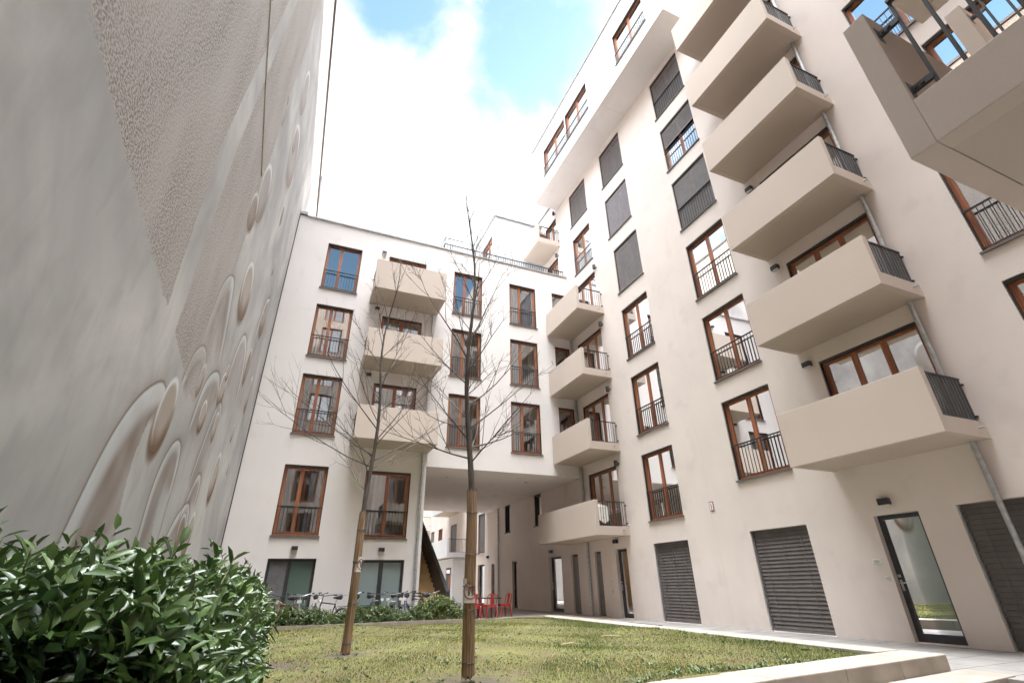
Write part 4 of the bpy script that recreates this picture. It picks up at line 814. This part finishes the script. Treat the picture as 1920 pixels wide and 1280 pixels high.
tree((1.05,9.16,.17), 'young bare reed-wrapped tree further back on the lawn, the left one', 7.6, 2.1, .060, .043, 2, 1.9, 22, (.12,.1), ((2.9,185,12,2.3),(3.1,170,25,2.4),(3.0,10,28,2.0),(3.6,190,48,2.3),(3.4,20,50,2.6)))
tree((2.08,6.19,.17), 'young bare tree nearest the camera, its reed wrap carrying the dog sign', 7.0, 2.04, .064, .044, 5, 1.35, 26, (-.17,-.05), ((2.45,175,10,1.3),(2.6,8,18,1.5),(3.2,15,38,1.7),(3.9,190,55,1.6),(4.2,20,58,1.7)))
# signs tied to the trunks
def curved_patch(mb, c, r_, a0, a1, z0, z1, n=8):
    for i in range(n):
        p = a0+(a1-a0)*i/n; q = a0+(a1-a0)*(i+1)/n
        mb.quad((c[0]+r_*math.cos(p),c[1]+r_*math.sin(p),z0),(c[0]+r_*math.cos(q),c[1]+r_*math.sin(q),z0),(c[0]+r_*math.cos(q),c[1]+r_*math.sin(q),z1),(c[0]+r_*math.cos(p),c[1]+r_*math.sin(p),z1))
def wrapped(mb, c, r_, ac, zc, poly):      # flat drawing (s to the right, t up, metres) bent round the trunk
    mb.add([(c[0]+r_*math.cos(ac+s/r_), c[1]+r_*math.sin(ac+s/r_), zc+t_) for s, t_ in poly], [tuple(range(len(poly)))])
redm = mat('sign_faded_red', (.30,.07,.07), .6); paper = noisy(mat('weathered_paper', rough=.7), (.50,.47,.43), (.62,.60,.57), 9); inkm = mat('sign_black', (.03,.03,.03), .6)
def no_sign(c, r_, ac, zc, label, w, h, dog=True, m=paper):
    t = thing('no_dogs_sign', (c[0]+r_*math.cos(ac), c[1]+r_*math.sin(ac), zc), label, 'sign', 'signs tied round the tree trunks')
    mb = MB(); curved_patch(mb, c, r_, ac-w/2/r_, ac+w/2/r_, zc-h/2, zc+h/2, 14); mb.build('plate', m, t, smooth=True)
    mb = MB(); rr_, tk = w*.40, .014
    for i in range(36):
        a = 2*math.pi*i/36; b_ = 2*math.pi*(i+1)/36
        wrapped(mb, c, r_+.004, ac, zc, [((rr_-tk)*math.cos(a),(rr_-tk)*math.sin(a)),(rr_*math.cos(a),rr_*math.sin(a)),(rr_*math.cos(b_),rr_*math.sin(b_)),((rr_-tk)*math.cos(b_),(rr_-tk)*math.sin(b_))])
    for i in range(10):
        s0 = -rr_*.70+rr_*1.4*i/10; s1 = s0+rr_*.14; wrapped(mb, c, r_+.0045, ac, zc, [(s0,-s0-.008),(s1,-s1-.008),(s1,-s1+.008),(s0,-s0+.008)])
    mb.build('prohibition_ring', redm, t)
    if dog:
        k = w*.27; mb = MB()
        for poly in ([(-.55,.25),(.45,.2),(.5,-.15),(-.5,-.12)],[(.3,.2),(.62,.62),(.85,.6),(.62,.05)],[(.6,.62),(1.0,.52),(1.0,.36),(.65,.3)],[(.58,.6),(.66,.82),(.74,.6)],[(-.5,-.1),(-.3,-.1),(-.38,-.8),(-.52,-.8)],[(-.28,-.1),(-.12,-.1),(-.2,-.78),(-.32,-.78)],[(.2,-.1),(.36,-.1),(.34,-.8),(.2,-.8)],[(.38,-.1),(.5,-.1),(.52,-.78),(.4,-.78)],[(-.55,.22),(-.5,.05),(-.86,.5),(-.92,.48)]):
            wrapped(mb, c, r_+.0035, ac, zc-.005, [(s*k, q*k) for s, q in poly])
        mb.build('dog_pictogram', inkm, t)
    mb = MB(); mb.ring((c[0],c[1],zc+h*.17), (.03,.02,1), r_+.006, .0035, 26, 5); mb.build('cable_tie', M['lamp'], t)
    return t
def fc(c): return math.atan2(-c[1], -c[0])
no_sign((2.056,6.184), .076, fc((2.08,6.19))+.25, 1.045, 'weathered paper sign with red ring and crossed out dog on the nearer tree', .235, .26)
no_sign((1.065,9.16), .072, fc((1.05,9.16))+1.15, 1.44, 'clean white sign wrapped round the farther tree, its red ring turned away', .22, .23, m=M['whiteplastic'])

# ------------------------------------------------------------------ staircase and passage furniture
ST = thing('outdoor_staircase', (4.9,19.2,0), 'ochre concrete outdoor staircase with a solid dark side wall behind the passage corner', 'staircase')
och = noisy(mat('ochre_concrete', rough=.85), (.50,.34,.17), (.58,.41,.22), 3, 5, .2, 40)
mb = MB(); ns = 20; rs, tr_ = .175, .28
for i in range(ns): mb.box(4.31,5.38,19.0+i*tr_,19.0+(i+1)*tr_+(.01 if i < ns-1 else 2.5),-.2,(i+1)*rs)
mb.build('steps', och, ST)
mb = MB(); pf = [(18.75,-.2),(18.75,.92),(24.6,4.42),(27.0,4.42),(27.0,3.4),(24.6,3.4),(19.1,-.2)]; nn = len(pf)
mb.add([(5.38,y,z) for y,z in pf]+[(5.5,y,z) for y,z in pf], [tuple(range(nn)), tuple(range(nn,2*nn))[::-1]]+[(i,nn+i,nn+(i+1) % nn,(i+1) % nn) for i in range(nn)]); mb.build('side_wall', M['dark'], ST)
# grey rounded lounge seat
t = thing('lounge_seat', (5.48,17.5,0), 'large grey rounded beanbag seat beside the dark staircase', 'seat')
import bmesh
def blob(name, c, s, m, parent, seedn, flat=.0, sub=3):
    bm = bmesh.new(); bmesh.ops.create_icosphere(bm, subdivisions=sub, radius=1); rd = random.Random(seedn); mb = MB(); bm.verts.ensure_lookup_table()
    for v in bm.verts:
        p = v.co; q = 1+.05*math.sin(p.x*4+seedn)+.04*math.sin(p.y*5+p.z*3); z = max(p.z, -.55)
        mb.v.append((c[0]+p.x*s[0]*q, c[1]+p.y*s[1]*q, c[2]+(z+.55)*s[2]*q))
    mb.f = [tuple(v.index for v in f_.verts) for f_ in bm.faces]; mb.mi = [0]*len(mb.f); bm.free(); return mb.build(name, m, parent, smooth=True)
greyf = noisy(mat('grey_outdoor_fabric', rough=.85), (.075,.072,.072), (.10,.097,.095), 9, 4, .2, 60)
blob('cushion', (5.48,17.5,.0), (.58,.55,.33), greyf, t, 4); blob('backrest', (5.42,17.7,.2), (.46,.34,.24), greyf, t, 9)
# table and red metal chairs
t = thing('outdoor_table', (7.15,19.9,0), 'dark topped outdoor table with light metal legs under the passage', 'table')
mb = MB(); mb.box(6.5,7.8,19.5,20.3,.63,.665); mb.build('table_top', M['dark'], t, bevel=.005)
for x, y in ((6.65,19.6),(7.65,19.6),(6.65,20.2),(7.65,20.2)):
    mb = MB(); mb.box(x-.025,x+.025,y-.025,y+.025,-.002,.63); mb.build('leg', M['galv'], t)
redp = noisy(mat('red_painted_steel', rough=.35), (.36,.022,.02), (.43,.035,.03), 6)
def chair(loc, rz, label):
    t = thing('metal_chair', loc, label, 'chair', 'red metal chairs at the passage table', rz, local=True)
    mb = MB(); mb.box(-.2,.2,-.2,.2,.42,.445); mb.box(-.2,.2,-.205,-.195,.37,.43); mb.box(-.2,.2,.195,.205,.37,.43); mb.box(-.205,-.195,-.2,.2,.37,.43); mb.box(.195,.205,-.2,.2,.37,.43); mb.build('seat', redp, t, bevel=.006)
    for sx in (-1,1):
        for sy in (-1,1):
            mb = MB(); mb.tube([(sx*.18,sy*.18,.43),(sx*.2,sy*.2,.25),(sx*.235,sy*.235,.0)], [.032,.026,.02], 6); mb.build('leg', redp, t)
    mb = MB(); mb.tube([(-.19,.19,.43),(-.2,.26,.72),(-.12,.29,.80),(.12,.29,.80),(.2,.26,.72),(.19,.19,.43)], .013, 7); mb.build('back_frame', redp, t)
    mb = MB(); mb.add([(-.06,.195,.44),(.06,.195,.44),(.085,.285,.79),(-.085,.285,.79)], [(0,1,2,3)]); mb.build('back_splat', redp, t)
    return t
ch0 = chair((6.62,19.35,0), R(175), 'red metal chair nearest the grey beanbag, left of the table leg')
def dup(root, loc, rz, label):
    r_ = root.copy(); COL.objects.link(r_); r_.location = loc; r_.rotation_euler = (0,0,rz); r_['label'] = label
    for c_ in root.children:
        d = c_.copy(); COL.objects.link(d); d.parent = r_
        for g_ in c_.children: e = g_.copy(); COL.objects.link(e); e.parent = d
    return r_
dup(ch0, (7.25,19.35,0), R(186), 'red metal chair in the middle of the near table side'); dup(ch0, (7.98,19.75,0), R(-80), 'red metal chair turned sideways at the right end of the table'); dup(ch0, (7.2,20.75,0), R(4), 'red metal chair behind the table, facing the lawn')
# balcony things
t = thing('balcony_chair', (10.55,16.15,2.85), 'chair draped with a white towel on the low balcony by the passage', 'chair')
mb = MB(); mb.box(10.25,10.75,15.95,16.45,3.25,3.29); mb.build('seat', M['dark'], t)
for x in (10.28,10.72):
    for y in (15.98,16.42): mb = MB(); mb.box(x-.015,x+.015,y-.015,y+.015,2.82,3.25); mb.build('leg', M['dark'], t)
mb = MB(); mb.box(10.25,10.75,16.42,16.45,3.29,3.8); mb.build('backrest', noisy(mat('wicker', rough=.8), (.22,.17,.12), (.32,.26,.19), 60), t)
o = MB()
for i in range(10):
    q = i/10; p = (i+1)/10; xa, xb = 10.3+.4*q, 10.3+.4*p; wv = .02*math.sin(i*1.9); wv2 = .02*math.sin((i+1)*1.9)
    o.quad((xa-.05,15.92+wv,3.05+.25*abs(q-.5)),(xb+.0,15.92+wv2,3.05+.25*abs(p-.5)),(xb,16.0+wv2,3.66),(xa,16.0+wv,3.66)); o.quad((xa,16.0+wv,3.66),(xb,16.0+wv2,3.66),(xb,16.4,3.83),(xa,16.4,3.83))
tag(o.build('towel', M['curtain'], smooth=True, origin=(10.5,16.1,3.6)), 'white towel hanging over the chair on the low balcony by the passage', 'towel')
t = thing('drying_rack', (10.3,19.6,18.3), 'dark folded rack with clothes on the highest small balcony', 'rack')
mb = MB()
for i in range(7): mb.box(10.0+.0,10.6,19.2+i*.1,19.215+i*.1,19.0,19.015)
mb.box(10.0,10.02,19.2,19.82,18.3,19.05); mb.box(10.58,10.6,19.2,19.82,18.3,19.05); mb.build('frame', M['rail'], t)
mb = MB(); mb.box(10.1,10.5,19.3,19.32,18.55,19.02); mb.build('cloth', mat('brown_cloth', (.20,.10,.07), .9), t)

# ------------------------------------------------------------------ bicycles in front of the back building
tyre = mat('tyre_rubber', (.02,.02,.02), .8); chrome = M['steelbright']
def bike(col, label, cols=None):
    t = thing('bicycle', (0,0,0), label, 'bicycle', 'bicycles parked along the back building', local=True)
    fm = mat('bicycle_frame_paint', col, .35); mb = MB(); Rr = .335
    for x in (-.53,.53):
        w = MB(); w.ring((x,0,Rr), (0,1,0), Rr-.02, .02, 30, 6); wo = w.build('wheel', tyre, t)
        w = MB(); w.ring((x,0,Rr), (0,1,0), Rr-.045, .009, 30, 5); w.build('rim', chrome, wo)
        w = MB()
        for i in range(14): a = 2*math.pi*i/14; w.tube([(x,.02*(1 if i % 2 else -1),Rr),(x+(Rr-.05)*math.cos(a),0,Rr+(Rr-.05)*math.sin(a))], .0022, 3, False)
        w.tube([(x,-.05,Rr),(x,.05,Rr)], .018, 8); w.build('spokes', chrome, wo)
        w = MB(); a0, a1 = (R(20), R(165)) if x > 0 else (R(10), R(190))
        pp = [a0+(a1-a0)*i/12 for i in range(13)]
        for i in range(12): w.add([(x+(Rr+.02)*math.cos(a), s, Rr+(Rr+.02)*math.sin(a)) for a in (pp[i],pp[i+1]) for s in (-.022,.022)], [(0,1,3,2)])
        w.build('mudguard', M['lamp'], t)
    f_ = MB(); bb = (-.08,0,.30); st = (-.2,0,.78); hd = (.36,0,.84); hb = (.40,0,.66)
    f_.tube([bb,st], .017); f_.tube([hb,bb], .02); f_.tube([st,hd], .016); f_.tube([hd,hb], .02)
    for s in (-1,1):
        f_.tube([(-.08,s*.04,.30),(-.53,s*.055,Rr)], .010, 6); f_.tube([(-.19,s*.02,.74),(-.53,s*.055,Rr)], .009, 6); f_.tube([(.40,s*.03,.68),(.44,s*.05,.60),(.53,s*.05,Rr)], .011, 6)
    f_.build('frame', fm, t)
    h = MB(); h.tube([(.35,0,.84),(.33,0,1.02)], .013); h.tube([(.2,-.31,1.06),(.27,-.28,1.06),(.35,-.1,1.02),(.35,.1,1.02),(.27,.28,1.06),(.2,.31,1.06)], .011, 7); hb_ = h.build('handlebar', chrome if sum(col) > .75 else M['lamp'], t)
    for s in (-1,1): h = MB(); h.tube([(.24,s*.295,1.06),(.12,s*.325,1.06)], .017, 8); h.build('grip', tyre, hb_)
    s_ = MB(); s_.tube([(-.2,0,.78),(-.235,0,.94)], .012); s_.build('seat_post', chrome, t)
    s_ = MB(); s_.tube([(-.38,0,.965),(-.30,0,.975),(-.20,0,.965),(-.09,0,.955)], [.075,.08,.05,.022], 10); s_.build('saddle', M['lamp'], t)
    c_ = MB(); c_.ring(bb, (0,1,0), .09, .006, 20, 4); c_.tube([(-.08,-.07,.30),(.06,-.07,.22)], .009, 6); c_.tube([(-.08,.07,.30),(-.22,.07,.38)], .009, 6); c_.box(.03,.12,-.15,-.07,.205,.225); c_.box(-.27,-.18,.07,.15,.365,.385); c_.build('crank', chrome, t)
    r_ = MB(); r_.box(-.80,-.36,-.06,.06,.70,.712); r_.tube([(-.72,.06,.70),(-.53,.06,Rr)], .006, 5); r_.tube([(-.72,-.06,.70),(-.53,-.06,Rr)], .006, 5); r_.build('carrier', M['lamp'], t)
    l_ = MB(); l_.tube([(.42,0,.88),(.48,0,.88)], [.03,.045], 10); l_.build('headlight', M['whiteplastic'], t)
    b_ = MB(); b_.box(-.83,-.81,-.035,.035,.62,.67); b_.build('reflector', mat('red_reflector', (.6,.05,.02), .3), t)
    return t
specs = [(.12,16.95,62,0,(.30,.10,.05),'old rust coloured bicycle nearest the louvred door'),(.62,17.0,75,.02,(.25,.26,.27),'grey bicycle second from the louvred door'),(1.3,17.05,40,-.03,(.03,.03,.04),'black bicycle with wide handlebar before the bare wall left of the farther tree'),
         (2.08,17.0,68,.03,(.55,.55,.55),'silver bicycle just left of the farther tree trunk'),(2.62,17.05,110,0,(.04,.05,.06),'black bicycle just right of the farther tree trunk'),(3.2,17.0,50,-.02,(.42,.42,.44),'light grey bicycle before the left leaf of the double glass door'),(3.66,17.0,72,.03,(.05,.09,.22),'blue bicycle before the right leaf of the double glass door'),(4.05,17.05,60,-.03,(.08,.08,.08),'dark bicycle with basket nearest the shrub'),(4.4,17.1,82,.02,(.33,.30,.26),'beige bicycle at the right end of the row'),(.36,17.3,100,-.02,(.35,.07,.05),'dark red bicycle leaning in behind the rust coloured one'),(3.42,17.35,95,.03,(.12,.14,.12),'dark green bicycle squeezed in behind the light grey and blue ones'),(1.0,17.4,88,.02,(.16,.16,.18),'charcoal bicycle behind the black one before the bare wall')]
for (x, y, a, tilt, c_, lb) in specs:
    b_ = bike(c_, lb); b_.location = (x, y, -.12); b_.rotation_euler = (tilt*3, 0, R(a+180))
    if 'basket' in lb:
        k = MB()
        for z_ in (.86,.94,1.02): k.add([(.44,-.15,z_),(.68,-.15,z_),(.68,.15,z_),(.44,.15,z_),(.44,-.15,z_+.02),(.68,-.15,z_+.02),(.68,.15,z_+.02),(.44,.15,z_+.02)], [(0,1,5,4),(1,2,6,5),(2,3,7,6),(3,0,4,7)])
        for i in range(7):
            for yy in (-.15,.15): k.box(.44+.04*i-.003,.44+.04*i+.003,yy-.003,yy+.003,.82,1.04)
        k.box(.44,.68,-.15,.15,.82,.825); k.build('basket', M['rail'], b_)
